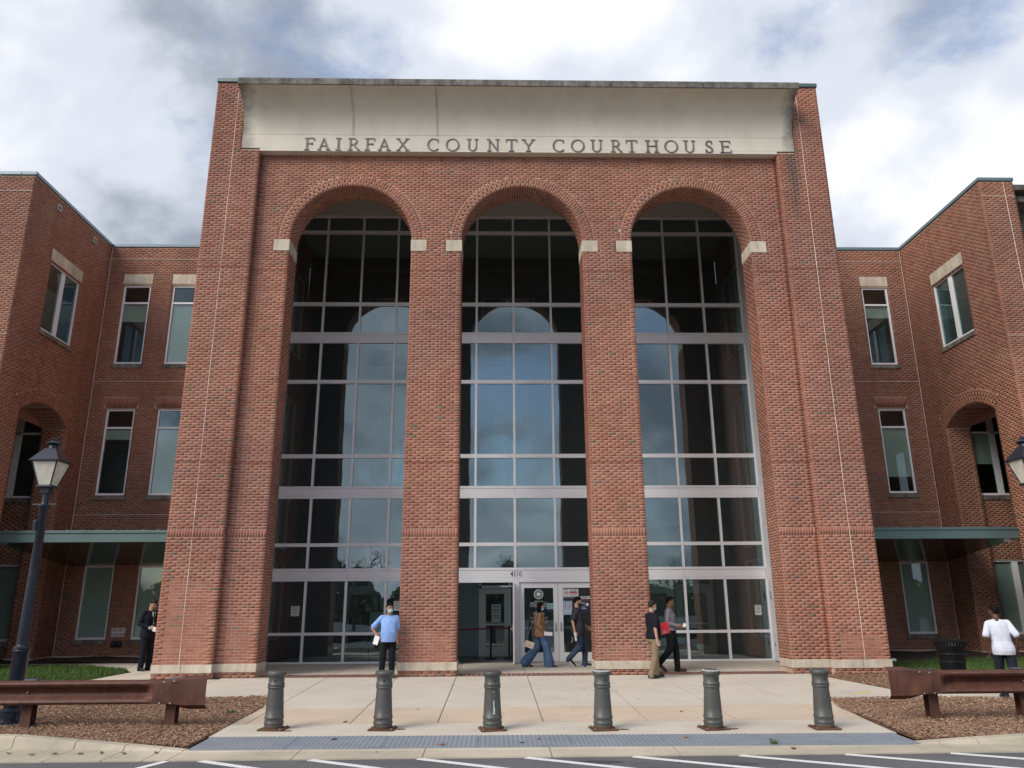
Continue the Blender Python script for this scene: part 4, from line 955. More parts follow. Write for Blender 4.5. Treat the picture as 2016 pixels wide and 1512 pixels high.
for s, XW, wins in ((-1, 14.55, ((12.965, 13.93), (11.24, 12.20))), (1, 14.30, ((12.66, 13.62),))):
    side = 'left' if s < 0 else 'right'
    # recessed wall
    T = lambda u, d, z: (u, YW + d, z)
    lo, hi = sorted((s * XF2, s * XW)); FL = ((0.60, 2.88), (5.15, 8.09), (9.71, 12.64))
    W_ = [tuple(sorted((s * a, s * b))) for a, b in wins]
    H = [(a, b, p, q) for a, b in W_ for p, q in FL] + [(a - .02, b + .02, 12.69, 13.07) for a, b in W_]
    mb = MB(); wall_grid(mb, T, lo, hi, -0.3, ZWT, [h for h in H if h[2] < 12.65], M_mortarw, 0.22, M_brickp)
    wall = mb.build('wing_wall', court)
    fan = [(a - .10, b + .10, 8.12, 8.50) for a, b in W_]; sol = [(a - .01, b + .01, 2.88, 3.0) for a, b in W_]
    bricks_run((0, YW, 0), (1, 0, 0), (0, -1, 0), 0, NW, ZWB, iv_holes(lo, hi, H + fan, ZWB), 1, .05)
    for a, b in W_:            # splayed flat arches over the middle windows
        n_ = 17
        for i in range(n_):
            f0, f1 = i / n_, (i + 1) / n_; g_ = .004
            q0, q1 = a - .03 + (b - a + .06) * f0 + g_, a - .03 + (b - a + .06) * f1 - g_; t0, t1 = a - .17 + (b - a + .34) * f0 + g_, a - .17 + (b - a + .34) * f1 - g_
            BK.add([(q0, YW - PR - .003, 8.13), (q1, YW - PR - .003, 8.13), (t1, YW - PR - .003, 8.49), (t0, YW - PR - .003, 8.49)], (0, .02, 0), 1, RNG.uniform(.1, 1))
    for wi, (a, b) in enumerate(W_):
        w = b - a; L3 = (a - .03, b + .03, 12.70, 13.07)
        if s < 0 and wi == 0: bl = [[(a + .05, b - .05, .6, 2.85)], [(a + .05, b - .05, 7.05, 7.4)], [(a + .05, b - .05, 11.3, 11.95)]]
        elif s < 0: bl = [[(a + .05, b - .05, .6, 2.85)], [(a + .05, b - .05, 5.2, 7.4)], [(a + .05, b - .05, 9.75, 11.95)]]
        else: bl = [[(a + .05, b - .05, .6, 2.85)], [(a + .05, b - .05, 5.72, 7.4)], [(a + .05, b - .05, 11.5, 11.95)]]
        window(a, b, *FL[0], YW, blind=bl[0]); window(a, b, *FL[1], YW, transom=7.44, blind=bl[1] if bl[1][0][2] < bl[1][0][3] else None); window(a, b, *FL[2], YW, transom=11.98, blind=bl[2], lintel=L3)
    for z in (13.66, 9.07, 4.505):
        m_ = MB(); m_.box((lo + .05, YW - .016, z - .008), (hi - .01, YW + .02, z + .006), M_caulk); m_.build('string_course', court)
    m_ = MB(); m_.box((lo + .02, YW - .02, -0.06), (hi - .01, YW + .02, ZWB - .004), M_lime); m_.build('base_stone', court)
    x = s * (XW - .03); m_ = MB(); m_.box((x - .008, YW - .014, 0.1), (x + .008, YW, ZWT), M_caulk); m_.build('sealant_joint', court)
    # projecting side wall, facing the centre
    X = s * XW; T = (lambda u, d, z, X=X, s=s: (X + s * d, u, z)); YB0 = 2.1
    SW = (3.58, 5.36, 9.76, 12.0); LN = (3.55, 5.40, 12.03, 12.42)
    mb = MB(); wall_grid(mb, T, YB0, YW, ZSP + .75, ZWT, [SW], M_mortarw, 0.2, M_brickp)
    for a, b in ((YB0, AY0), (AY1, YW)): mb.poly([T(a, 0, -.3), T(b, 0, -.3), T(b, 0, ZSP + .75), T(a, 0, ZSP + .75)], M_mortarw)
    ang = math.asin((AY1 - AYC) / SEGR); AP = [(AYC + SEGR * math.sin(-ang + 2 * ang * i / 16), SEGC + SEGR * math.cos(-ang + 2 * ang * i / 16)) for i in range(17)]
    for (y0, z0), (y1, z1) in zip(AP[:-1], AP[1:]):
        mb.poly([T(y0, 0, z0), T(y1, 0, z1), T(y1, 0, ZSP + .75), T(y0, 0, ZSP + .75)], M_mortarw)
        mb.poly([T(y0, 0, z0), T(y0, .8, z0), T(y1, .8, z1), T(y1, 0, z1)], M_brickp)
    mb.poly([T(AY0, 0, -.3), T(AY0, 0, AP[0][1]), T(AY0, .8, AP[0][1]), T(AY0, .8, -.3)], M_brickp)
    mb.poly([T(AY1, 0, -.3), T(AY1, .8, -.3), T(AY1, .8, AP[-1][1]), T(AY1, 0, AP[-1][1])], M_mortarw)
    mb.poly([T(YB0, .8, -.3), T(YB0, .8, 9), T(AY0, .8, 9), T(AY0, .8, -.3)], M_brickp); mb.poly([T(AY0, .8, AP[8][1] - .4), T(AY1, .8, AP[8][1] - .4), T(AY1, .8, 9), T(AY0, .8, 9)], M_brickp)
    mb.poly([T(YB0, .8, 8.3), T(YB0, 5, 8.3), T(6.2, 5, 8.3), T(6.2, .8, 8.3)], M_inwall)      # ceiling of the loggia
    sw = mb.build('wing_side_wall', court)
    RV = SEGR + 0.46
    def side_iv(k, s=s):
        zm = ZWB + (k + .5) * c_; out = []
        if zm < ZSP: out = [(AY0, AY1)]
        elif zm < SEGC + RV:
            hw = math.sqrt(max(0.0, RV * RV - (zm - SEGC) ** 2)); t_ = (zm - SEGC) * math.tan(ang); w = min(hw, max(t_, 0.0))
            if zm < SEGC + SEGR: w = max(w, 1.3 if zm < ZSP + .02 else t_)
            out = [(AYC - w, AYC + w)]
        for h in (SW, LN):
            if h[2] < zm < h[3]: out.append((h[0], h[1]))
        return subtract(YB0, YW, out)
    if s < 0: bricks_run((X, 0, 0), (0, 1, 0), (1, 0, 0), 0, NW, ZWB, side_iv, 1)
    else: bricks_run((X, 0, 0), (0, -1, 0), (-1, 0, 0), 0, NW, ZWB, lambda k: [(-b, -a) for a, b in side_iv(k)][::-1], 1)
    n_ = int(2 * ang * (SEGR + .2) / c_)
    for i in range(n_):
        a0 = -ang + 2 * ang * i / n_ + .002; a1 = -ang + 2 * ang * (i + 1) / n_ - .002
        for r0, r1 in ((SEGR, SEGR + .225), (SEGR + .235, RV)) if i % 2 else ((SEGR, SEGR + .11), (SEGR + .12, SEGR + .34), (SEGR + .35, RV)):
            P = [T(AYC + r * math.sin(a), -PR, SEGC + r * math.cos(a)) for r, a in ((r0, a0), (r0, a1), (r1, a1), (r1, a0))]
            BK.add(P if s < 0 else P[::-1], (s * .02, 0, 0), 1, RNG.uniform(.1, 1))
    window(SW[0], SW[1], SW[2], SW[3], X, lintel=LN, mull=4.43, blind=[(SW[0] + .05, SW[1] - .05, 9.8, 11.9)] if s > 0 else [(SW[0] + .05, SW[1] - .05, 9.8, 11.2)], N=-s)
    # far jamb of the opening (faces the road) and the window wall of the loggia
    j0, j1 = sorted((X, X + s * .8)); bricks_run((0, AY1, 0), (1, 0, 0), (0, -1, 0), 0, int((ZSP - ZWB) / c_), ZWB, lambda k: [(j0, j1)], 1, .02)
    l0, l1 = sorted((X + s * .8, X + s * 5)); YLW = 6.12; T2 = lambda u, d, z: (u, YLW + d, z)
    a, b = sorted((X + s * .84, X + s * 2.5)); H2 = [(a, b, .60, 2.88), (a, b, 4.95, 7.9)]
    mb = MB(); wall_grid(mb, T2, l0, l1, -.3, 9, H2, M_mortarw, .2, M_brickp); mb.build('loggia_wall', court)
    bricks_run((0, YLW, 0), (1, 0, 0), (0, -1, 0), 0, 115, ZWB, iv_holes(l0, l1, H2, ZWB), 1)
    ml = (a + b) / 2
    window(a, b, .60, 2.88, YLW, mull=ml, blind=[(a + .05, b - .05, .62, 2.85)]); window(a, b, 4.95, 7.9, YLW, transom=7.05, mull=ml, blind=[(a + .05, ml, 6.0, 7.0)])
    m_ = MB(); m_.box((l0, YLW - .02, -.06), (l1, YLW + .02, ZWB - .004), M_lime); m_.build('base_stone', court)
    m_ = MB(); m_.box((j0 - .015, AY1 - .02, -.06), (j1 - .01, AY1 + .3, ZWB - .004), M_lime); m_.build('base_stone', court)
    m_ = MB(); q0, q1 = sorted((X - s * .02, X + s * .02)); m_.box((q0, AY1 + .3, -.06), (q1, YW - .02, ZWB - .004), M_lime); m_.build('base_stone', court)
    # front of the wing
    xe = 15.36 if s > 0 else 17.6
    f0, f1 = sorted((X, s * xe)); mb = MB(); T3 = lambda u, d, z: (u, YB0 + d, z)
    wall_grid(mb, T3, f0, f1, -.3, ZWT, [], M_mortarw); mb.build('wing_front_wall', court)
    bricks_run((0, YB0, 0), (1, 0, 0), (0, -1, 0), 0, NW, ZWB, lambda k: [(f0, f1)], 1)
    m_ = MB(); m_.box((f0, YB0 - .014, 13.60), (f1, YB0, 13.612), M_caulk); m_.build('string_course', court)
    m_ = MB(); m_.box((f0, YB0 - .014, 9.06), (f1, YB0, 9.072), M_caulk); m_.build('string_course', court)
    xj = s * (XW + .75) if s > 0 else -15.6
    m_ = MB(); m_.box((xj - .007, YB0 - .016, .2), (xj + .007, YB0, ZWT), M_caulk); m_.build('sealant_joint', court)
    # vents under the coping on the left side wall, drips on the right
    if s < 0:
        for y in (3.5, 5.8):
            m_ = MB(); m_.box((X - .02, y - .10, 13.70), (X + .035, y + .10, 13.90), M_alud); m_.box((X + .03, y - .06, 13.74), (X + .045, y + .06, 13.86), M_black); m_.build('wall_vent', court)
    # copings
    def cop(x0, x1, y0, y1):
        m_ = MB(); m_.box((x0, y0, ZWT), (x1, y1, 14.24), M_coping); bevel(m_.build('coping', court), .008)
    p, q = sorted((s * XF2, s * (XW - .045))); cop(p, q, YW - .045, YW + .4)
    p, q = sorted((X - s * .045, X + s * .4)); cop(p, q, YB0 - .045, YW + .4)
    p, q = sorted((X + s * .405, s * (xe + .02))); cop(p, q, YB0 - .045, YB0 + .4)
    # roof and far walls
    sh = MB(); p, q = sorted((s * XF2, s * 40)); sh.box((p, 7.3, 13.6), (q, 16, 13.8), M_lip); sh.box((p, 15.9, -.3), (q, 16, 13.6), M_brickp)
    p, q = sorted((X + s * .3, s * 40)); sh.box((p, YB0 + .3, 13.6), (q, 7.3, 13.8), M_lip); p, q = sorted((s * 39.8, s * 40)); sh.box((p, YB0 + .3, -.3), (q, 16, 13.6), M_brickp)
    p, q = sorted((s * 7.43, s * 40)); sh.box((p, 7.25, -.25), (q, 15.9, -.05), M_infloor); sh.box((p, 8.9, -.05), (q, 9.0, 13.6), M_inwall)
    p, q = sorted((X + s * 5, X + s * 5.1)); sh.box((p, YB0 + .05, -.3), (q, YW, 9), M_brickp)
    for zf in (4.1, 8.6):
        p, q = sorted((s * 8.47, X + s * .75)); sh.box((p, 7.3, zf), (q, 8.9, zf + .3), M_ceil)
    sh.build('building_shell', court)
# far ends of the wings
m_ = MB(); m_.box((-40, 2.1, -.3), (-17.6, 2.3, 13.6), M_brickp); m_.box((15.36, 3.4, -.3), (40, 3.6, 13.6), M_brickp); m_.build('wing_end_wall', court)
m_ = MB(); P = [(15.40, 3.4, 12.6)] + [(15.40, 3.4 - 1.2 * (1 - math.cos(t * pi / 20)), 12.9 + 1.0 * math.sin(t * pi / 20)) for t in range(11)] + [(15.40, 2.15, 14.05), (15.40, 3.4, 14.05)]
m_.prism(P, (24, 0, 0), M_lip); m_.build('wing_cornice', court)
# --- canopies between tower and wings
for s, XW in ((-1, 14.55), (1, 14.30)):
    e = empty('canopy', (s * 11.5, 3.2, 3.3), court); x0, x1 = sorted((s * (XF2 + .01), s * (XW - .02))); ox, oy, oz = s * 11.5, 3.2, 3.3
    def cb(nm, a, b, mat, e=e, ox=ox, oy=oy, oz=oz):
        m_ = MB(); m_.box((a[0] - ox, a[1] - oy, a[2] - oz), (b[0] - ox, b[1] - oy, b[2] - oz), mat); return bevel(m_.build(nm, e), .006)
    cb('fascia', (x0, 3.20, 3.315), (x1, 3.26, 3.56), M_teal); cb('gutter_edge', (x0, 3.17, 3.563), (x1, 3.30, 3.635), M_teal)
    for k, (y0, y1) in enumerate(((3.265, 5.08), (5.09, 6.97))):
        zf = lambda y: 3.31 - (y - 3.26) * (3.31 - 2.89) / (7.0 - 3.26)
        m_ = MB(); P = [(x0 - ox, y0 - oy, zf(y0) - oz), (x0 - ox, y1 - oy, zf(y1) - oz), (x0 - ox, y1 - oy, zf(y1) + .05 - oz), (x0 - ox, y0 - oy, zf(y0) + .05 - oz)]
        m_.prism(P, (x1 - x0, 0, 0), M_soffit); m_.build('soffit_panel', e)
    cb('roof_sheet', (x0, 3.31, 3.56), (x1, 6.98, 3.60), M_coping)
    for k in range(int((x1 - x0) / 0.42)): cb('roof_seam', (x0 + .2 + .42 * k, 3.2, 3.637), (x0 + .225 + .42 * k, 6.9, 3.665), M_coping)

# --- emit the brickwork: the 300 largest in view as bricks of their own, the rest in one mesh
def screen_size(p):
    d = p - CAM; z = d.dot(_f); return 1.0 / z if z > 0 and abs(d.dot(_r2) / z) < 0.66 and abs(d.dot(_u2) / z) < 0.49 else 0.0
HERO = [(screen_size(Vector((A.x, A.y, z))), A, z, i) for A, z, i in HERO]
HERO.sort(key=lambda t: -t[0]); hero = HERO[:300]; drop = {t[3] for t in hero}
bmesh_var = []
for i in range(14):
    w, h = (BL - JT) / 2, (c_ - JT) / 2; m_ = MB(); m_.box((-w, 0, -h), (w, 0.02, h), M_brick); me = m_.mesh('brick')
    at = me.attributes.new('rnd', 'FLOAT', 'FACE'); at.data.foreach_set('value', [0.02 if i == 0 else 0.1 + 0.9 * i / 14] * 6); bmesh_var.append(me)
for sc_, A, z, i in hero:
    o = bpy.data.objects.new('brick', bmesh_var[min(13, int(BK.r[i] * 14))]); o.location = (A.x, A.y, z); link(o, arc)
Q = np.array(BK.q); D = np.array(BK.d); R_ = np.array(BK.r); Mi = np.array(BK.m); keep = np.ones(len(Q), bool); keep[list(drop)] = False
Q, D, R_, Mi = Q[keep], D[keep], R_[keep], Mi[keep]; nB = len(Q)
V = np.concatenate([Q, Q + D[:, None, :]], 1).reshape(-1, 3)
base = (np.arange(nB) * 8)[:, None, None]; ft = np.array([[0, 1, 2, 3], [0, 4, 5, 1], [1, 5, 6, 2], [2, 6, 7, 3], [3, 7, 4, 0]])[None]
F = (base + ft).reshape(-1, 4)
me = bpy.data.meshes.new('brickwork'); me.vertices.add(len(V)); me.vertices.foreach_set('co', V.ravel())
me.loops.add(F.size); me.loops.foreach_set('vertex_index', F.ravel().astype(np.int32)); me.polygons.add(len(F)); me.polygons.foreach_set('loop_start', (np.arange(len(F)) * 4).astype(np.int32)); me.polygons.foreach_set('loop_total', np.full(len(F), 4, np.int32))
me.materials.append(M_brick); me.materials.append(M_brickw); me.update(calc_edges=True)
me.polygons.foreach_set('material_index', np.repeat(Mi, 5).astype(np.int32))
at = me.attributes.new('rnd', 'FLOAT', 'FACE'); at.data.foreach_set('value', np.repeat(R_, 5).astype(np.float32))
bw = link(bpy.data.objects.new('brickwork', me), court); bw['kind'] = 'stuff'
print('bricks', nB)

# ================================================================ STREET FURNITURE
def copy_tree(o, parent=None):
    c = o.copy(); COL.objects.link(c); c.parent = parent
    for ch in list(o.children): copy_tree(ch, c)
    return c
M_chalk = plain('worn_paint', (0.40, 0.40, 0.38), .8, 0, .5, 40.0)
# bollards: cast cannon-shaped posts on rusty base plates
boll = empty('bollard')
prof = [(0.135, 0.0), (0.137, 0.05), (0.134, 0.07), (0.142, 0.078), (0.142, 0.094), (0.134, 0.102), (0.133, 0.145), (0.141, 0.153), (0.141, 0.168), (0.132, 0.176), (0.126, 0.30), (0.117, 0.45), (0.111, 0.555), (0.120, 0.562), (0.124, 0.575), (0.120, 0.588), (0.113, 0.592), (0.120, 0.600), (0.124, 0.612), (0.120, 0.624), (0.112, 0.632),
        (0.113, 0.70), (0.116, 0.72), (0.128, 0.732), (0.137, 0.742), (0.139, 0.765), (0.136, 0.786), (0.124, 0.797), (0.06, 0.803), (0.01, 0.804)]
m_ = MB(); m_.lathe(prof, M_boll, (0, 0), 32); o = m_.build('post', boll); autosmooth(o, 50)
m_ = MB(); m_.lathe([(0.012, -.004), (0.012, .004)], M_black, (0, 0), 10); o = m_.build('chain_hole', boll); o.location = (0.02, -0.1155, 0.672); o.rotation_euler = (pi / 2, 0, 0)
m_ = MB(); m_.box((-.185, -.165, -.012), (.185, .165, .012), M_plate)
for a, b in ((-.155, -.138), (.155, -.138), (-.155, .138), (.155, .138)): m_.lathe([(0.016, .012), (0.016, .024), (.008, .028)], M_bolt, (a, b), 8)
o = m_.build('base_plate', boll); bevel(o, .003)
m_ = MB(); m_.lathe([(0.139, 0.012), (0.139, 0.040)], M_plate, (0, 0), 28); m_.build('rust_band', boll)
BX = (-3.945, -2.34, -0.74, 0.865, 2.46, 4.06); BY = (-6.66, -6.74, -6.86, -6.91, -6.95, -7.0)
BLAB = ['grey cast bollard at the end of the row, beside the lantern post\'s mulch bed', 'grey cast bollard before the man in the blue shirt', 'grey cast bollard with a long white paint scrape down its shaft', 'grey cast bollard with a worn pale rim, before the shut entrance doors',
        'grey cast bollard in front of the man with the red folder and his companion', 'grey cast bollard at the end of the row, on the litter bin\'s side']
for i, (x, y) in enumerate(zip(BX, BY)):
    o = boll if i == 0 else copy_tree(boll)
    o.location = (x, y, G(y) + 0.010); o.rotation_euler = (0.0286 + RNG.uniform(-.012, .012), RNG.uniform(-.014, .014), RNG.uniform(-.35, .35)); o.name = 'bollard' if i == 0 else 'bollard.%03d' % i
    tag(o, BLAB[i], 'bollard', 'bollards across the entrance pavement')
    if i == 2:
        m_ = MB()
        for z0, z1, w, dx in ((.50, .52, .012, 0), (.30, .40, .010, .0), (.24, .31, .016, .004), (.22, .235, .03, .0)): m_.box((dx - w / 2, -.130 + (z0 - .22) * .06, z0), (dx + w / 2, -.118 + (z0 - .22) * .06, z1), M_white)
        m_.build('paint_scrape', o)
    if i in (3, 4):
        m_ = MB(); m_.lathe([(.134, .789), (.125, .7992), (.105, .8035)], M_chalk, (0, 0), 24, False); m_.build('worn_rim', o)
# rust run-off on the concrete beside the plates
def stain(x, y, w, d):
    pts = []; 
    for i in range(14):
        a = 2 * pi * i / 14; pts.append((x + w * math.cos(a) * RNG.uniform(.7, 1.1), y + d * math.sin(a) * RNG.uniform(.7, 1.1)))
    m_ = MB(); m_.poly([(p, q, G(q) + .003) for p, q in pts], M_plate); m_.build('rust_stain', pave)
for x, y in ((1.16, -6.93), (2.74, -6.97), (-2.08, -6.75), (-3.72, -6.80)): stain(x, y, .10, .05)

# guard rails of weathering steel: W-beam, fish-tail terminal, posts, bolts
def guard_rail(x_end, x_far, y0, zt, s, posts, label):
    """s=+1: terminal at its right end (left rail); s=-1: terminal at its left end"""
    e = empty('guard_rail', (x_end, y0, 0)); tag(e, label, 'guard rail', 'weathering steel guard rails')
    # beam section (depth towards the road, height)
    sec = [(0.0, 0.0), (-.05, .006), (-.115, .018), (-.135, .045), (-.115, .078), (-.035, .125), (0.0, .172), (-.035, .222), (-.115, .268), (-.135, .30), (-.115, .327), (-.05, .339), (0.0, .345)]
    flat = [(-.015, -.075), (-.05, -.055), (-.08, -.01), (-.085, .05), (-.07, .10), (-.07, .14), (-.07, .175), (-.07, .21), (-.07, .25), (-.065, .30), (-.06, .35), (-.05, .385), (-.015, .395)]
    zb = zt - .345; L = abs(x_end - x_far); m_ = MB()
    st = [(-L, 0.0), (-1.02, 0.0)] + [(-1.02 + .09 * i, 0.0) for i in range(1, 2)]
    def section(x, f, off=0.0): return [(s * x, a * (1 - f) + b * f + off, zb + p * (1 - f) + q * f) for (a, p), (b, q) in zip(sec, flat)]
    def skin(S):
        for A, B in zip(S[:-1], S[1:]):
            for j in range(len(A) - 1):
                P = [A[j], B[j], B[j + 1], A[j + 1]]; m_.poly(P if s > 0 else P[::-1], M_rust)
                P = [(x, y + .012, z) for x, y, z in P]; m_.poly(P[::-1] if s > 0 else P, M_rust)
    skin([section(-L, 0), section(-L * .5, 0), section(-.92, 0), section(-.80, .0)])
    o = m_.build('beam', e); autosmooth(o, 60)
    m_ = MB()
    S = []
    for i in range(15):
        t = i / 14; x = -.98 + .98 * t; f = min(1, max(0, (t - .05) / .17)); f = f * f * (3 - 2 * f)
        g = min(1, max(0, (t - .38) / .36)); g = g * g * (3 - 2 * g)
        A = []
        for j, ((a, p), (b, q)) in enumerate(zip(sec, flat)):
            u = j / 12; bulge = -.112 - .012 * math.sin(pi * u)
            yy = a * (1 - f) + (bulge if 2 <= j <= 10 else a) * f; zz = p
            zz = zz + g * (q - (p if True else 0)); yy = yy + g * .03 - .006
            A.append((s * x, yy, zb + zz))
        S.append(A)
    skin(S); o = m_.build('terminal', e); autosmooth(o, 60)
    m_ = MB()
    for bx_, bz in ((-.62, .315), (-.47, .325), (-.66, .022), (-.50, .018)): m_.ell((s * bx_, -.124, zb + bz), (.018, .012, .016), M_bolt, 8, 6)
    m_.build('bolt_set', e)['kind'] = 'stuff'
    for p in posts:
        m_ = MB(); dx = p - x_end; zt_ = zt - .03; zg = G(y0 + .1) - .1
        m_.box((dx - .075, .015, zg), (dx + .075, .028, zt_), M_rust); m_.box((dx - .006, .028, zg), (dx + .006, .165, zt_), M_rust); m_.box((dx - .075, .165, zg), (dx + .075, .178, zt_), M_rust)
        m_.build('post', e)
        m_ = MB(); m_.box((dx - .10, -.02, zt + .001), (dx + .10, .20, zt + .014), M_cap); bevel(m_.build('post_cap', e), .01)
        m_ = MB(); m_.ell((dx, -.02, zb + .175), (.020, .014, .020), M_bolt, 8, 6); m_.build('bolt', e)
    return e
guard_rail(-5.03, -14.0, -6.42, 0.49, 1, (-5.57, -7.70, -9.9, -12.1), 'rusty brown guard rail in the mulch bed beside the lamp and the suited man')
guard_rail(5.33, 14.0, -6.42, 0.535, -1, (6.03, 7.46, 9.6, 11.8), 'rusty brown guard rail in the mulch bed before the litter bin')

# lamp posts with four-sided lanterns
def lamp(x, y, label):
    z0 = G(y) - 0.02; e = empty('street_lamp', (x, y, z0)); tag(e, label, 'street lamp', 'black lantern posts beside the entrance'); H = 4.35 - z0
    m_ = MB(); m_.lathe([(.30, -.1), (.30, .03)], M_conck, (0, 0), 20); m_.build('footing', e)
    m_ = MB(); m_.lathe([(.22, .03), (.22, .08), (.205, .10), (.20, .21), (.17, .23), (.125, .25), (.118, .60), (.112, 1.05), (.125, 1.07), (.128, 1.09), (.118, 1.105), (.128, 1.12), (.125, 1.14), (.095, 1.16), (.088, 1.18)], M_lamp, (0, 0), 12); autosmooth(m_.build('base', e), 40)
    m_ = MB(); m_.lathe([(.088, 1.16), (.075, 2.3), (.062, 3.30), (.085, 3.33), (.088, 3.36), (.058, 3.39), (.050, 3.42), (.050, 3.58)], M_lamp, (0, 0), 20); autosmooth(m_.build('pole', e), 40)
    m_ = MB(); m_.tube([(-.20, 0, 3.385), (.20, 0, 3.385)], .010, M_lamp, 8); m_.build('ladder_bar', e)
    m_ = MB(); m_.box((-.105, -.075, 2.95), (-.045, -.045, 3.12), M_lamp); bevel(m_.build('switch_box', e), .006)
    zb, zt = 3.68, 4.09; b, t = .10, .207
    m_ = MB(); m_.prism([(-.07, -.07, 3.56), (.07, -.07, 3.56), (.07, .07, 3.56), (-.07, .07, 3.56)], (0, 0, .10), M_lamp); m_.box((-.122, -.122, 3.655), (.122, .122, 3.685), M_lamp); bevel(m_.build('lantern_cup', e), .006)
    m_ = MB()
    for sx_, sy in ((-1, -1), (1, -1), (1, 1), (-1, 1)): m_.tube([(sx_ * b, sy * b, zb), (sx_ * t, sy * t, zt)], .013, M_lamp, 6)
    for k in range(4):
        a0 = (((-1, -1), (1, -1), (1, 1), (-1, 1))[k]); a1 = ((1, -1), (1, 1), (-1, 1), (-1, -1))[k]
        m_.tube([(a0[0] * t, a0[1] * t, zt), (a1[0] * t, a1[1] * t, zt)], .014, M_lamp, 6); m_.tube([(a0[0] * b, a0[1] * b, zb + .01), (a1[0] * b, a1[1] * b, zb + .01)], .012, M_lamp, 6)
    m_.build('lantern_frame', e)
    for k in range(4):
        a0 = (((-1, -1), (1, -1), (1, 1), (-1, 1))[k]); a1 = ((1, -1), (1, 1), (-1, 1), (-1, -1))[k]
        m_ = MB(); m_.poly([(a0[0] * b, a0[1] * b, zb), (a1[0] * b, a1[1] * b, zb), (a1[0] * t, a1[1] * t, zt), (a0[0] * t, a0[1] * t, zt)], M_glow); m_.build('pane', e)
    m_ = MB(); r0, r1 = .242, .09; zr = 4.315
    m_.prism([(-r0, -r0, zt - .005), (r0, -r0, zt - .005), (r0, r0, zt - .005), (-r0, r0, zt - .005)], (0, 0, .022), M_lamp)
    P0 = [(-r0 + .01, -r0 + .01, zt + .017), (r0 - .01, -r0 + .01, zt + .017), (r0 - .01, r0 - .01, zt + .017), (-r0 + .01, r0 - .01, zt + .017)]; P1 = [(-r1, -r1, zr), (r1, -r1, zr), (r1, r1, zr), (-r1, r1, zr)]
    for k in range(4): m_.poly([P0[k], P0[(k + 1) % 4], P1[(k + 1) % 4], P1[k]], M_lamp)
    m_.poly(P1, M_lamp); m_.build('roof', e)
    m_ = MB(); m_.lathe([(.09, zr), (.075, zr + .02), (.075, zr + .06), (.11, zr + .075), (.125, zr + .09), (.11, zr + .108), (.06, zr + .13), (.042, zr + .155), (.05, zr + .165), (.03, zr + .185), (.005, zr + .19)], M_lamp, (0, 0), 20); autosmooth(m_.build('finial', e), 50)
    return e
lamp(-8.17, -5.95, 'black lantern post behind the guard rail on the suited man\'s side')
lamp(8.47, -6.0, 'black lantern post near the guard rail that stands before the litter bin')

M_bin = plain('bin_black', (0.007, 0.007, 0.009), .5, 0, .2, 5.0, spec=.2)
# litter bin: vertical slats, flared rim
e = empty('litter_bin', (8.32, -3.0, G(-3.0))); tag(e, 'black slatted metal litter bin on the grass near the man in white', 'litter bin')
m_ = MB(); nsl = 34
for i in range(nsl):
    a = 2 * pi * i / nsl; pts = []
    for r, z in ((.215, .05), (.225, .35), (.245, .62), (.27, .78), (.315, .90)): pts.append((r * math.cos(a), r * math.sin(a), z))
    w = Vector((-math.sin(a), math.cos(a), 0)) * .0135
    for p, q in zip(pts[:-1], pts[1:]):
        p, q = Vector(p), Vector(q); m_.poly([p - w, p + w, q + w, q - w], M_bin); nn = Vector((math.cos(a), math.sin(a), 0)) * .006; m_.poly([q - w - nn, q + w - nn, p + w - nn, p - w - nn], M_bin)
o = m_.build('slats', e); o['kind'] = 'stuff'
for r, z, t in ((.218, .05, .02), (.25, .66, .018), (.236, .52, .012)):
    m_ = MB(); m_.lathe([(r + .004, z - t), (r + .010, z), (r + .004, z + t), (r - .006, z + t), (r - .006, z - t)], M_bin, (0, 0), 30, False); m_.build('band', e)
m_ = MB(); m_.lathe([(.315, .88), (.33, .895), (.33, .91), (.315, .922), (.295, .91)], M_bin, (0, 0), 30, False); m_.build('rim', e)
m_ = MB(); m_.lathe([(.19, .03), (.20, .4), (.215, .80)], M_bin, (0, 0), 24); m_.build('liner', e)

# fire department sign and the connection below it
e = empty('sign', (-12.58, YW - .014, .82)); tag(e, 'white sign with red lettering reading fire dept connection', 'sign')
M_red = plain('red_lettering', (0.42, 0.03, 0.03), 0.6, 0, .05)
m_ = MB(); m_.box((-.225, -.012, -.14), (.225, 0, .14), M_white); bevel(m_.build('plate', e), .01)
m_ = MB()
for p, q in (((-.21, -.0145, .118), (.21, -.0125, .128)), ((-.21, -.0145, -.128), (.21, -.0125, -.118)), ((-.21, -.0145, -.118), (-.20, -.0125, .118)), ((.20, -.0145, -.118), (.21, -.0125, .118))): m_.box(p, q, M_red)
m_.build('border', e)
text_obj('lettering', 'FIRE DEPT.', .105, M_red, e, (0, -.014, .02), 'CENTER', .72, bold=.002); text_obj('lettering', 'CONNECTION', .105, M_red, e, (0, -.014, -.098), 'CENTER', .66, bold=.002)
e = empty('hose_connection', (-12.59, YW - .014, .47)); tag(e, 'dark twin hose connection plate low on the brick wall under the sign', 'hose connection')
m_ = MB(); m_.box((-.18, -.015, -.10), (.18, 0, .10), M_black); bevel(m_.build('plate', e), .008)
for dx in (-.08, .08):
    m_ = MB(); m_.lathe([(.055, 0), (.055, .05), (.062, .055), (.062, .08), (.03, .09)], M_black, (0, 0), 16); o = m_.build('outlet', e); o.location = (dx, -.015, 0); o.rotation_euler = (pi / 2, 0, 0)

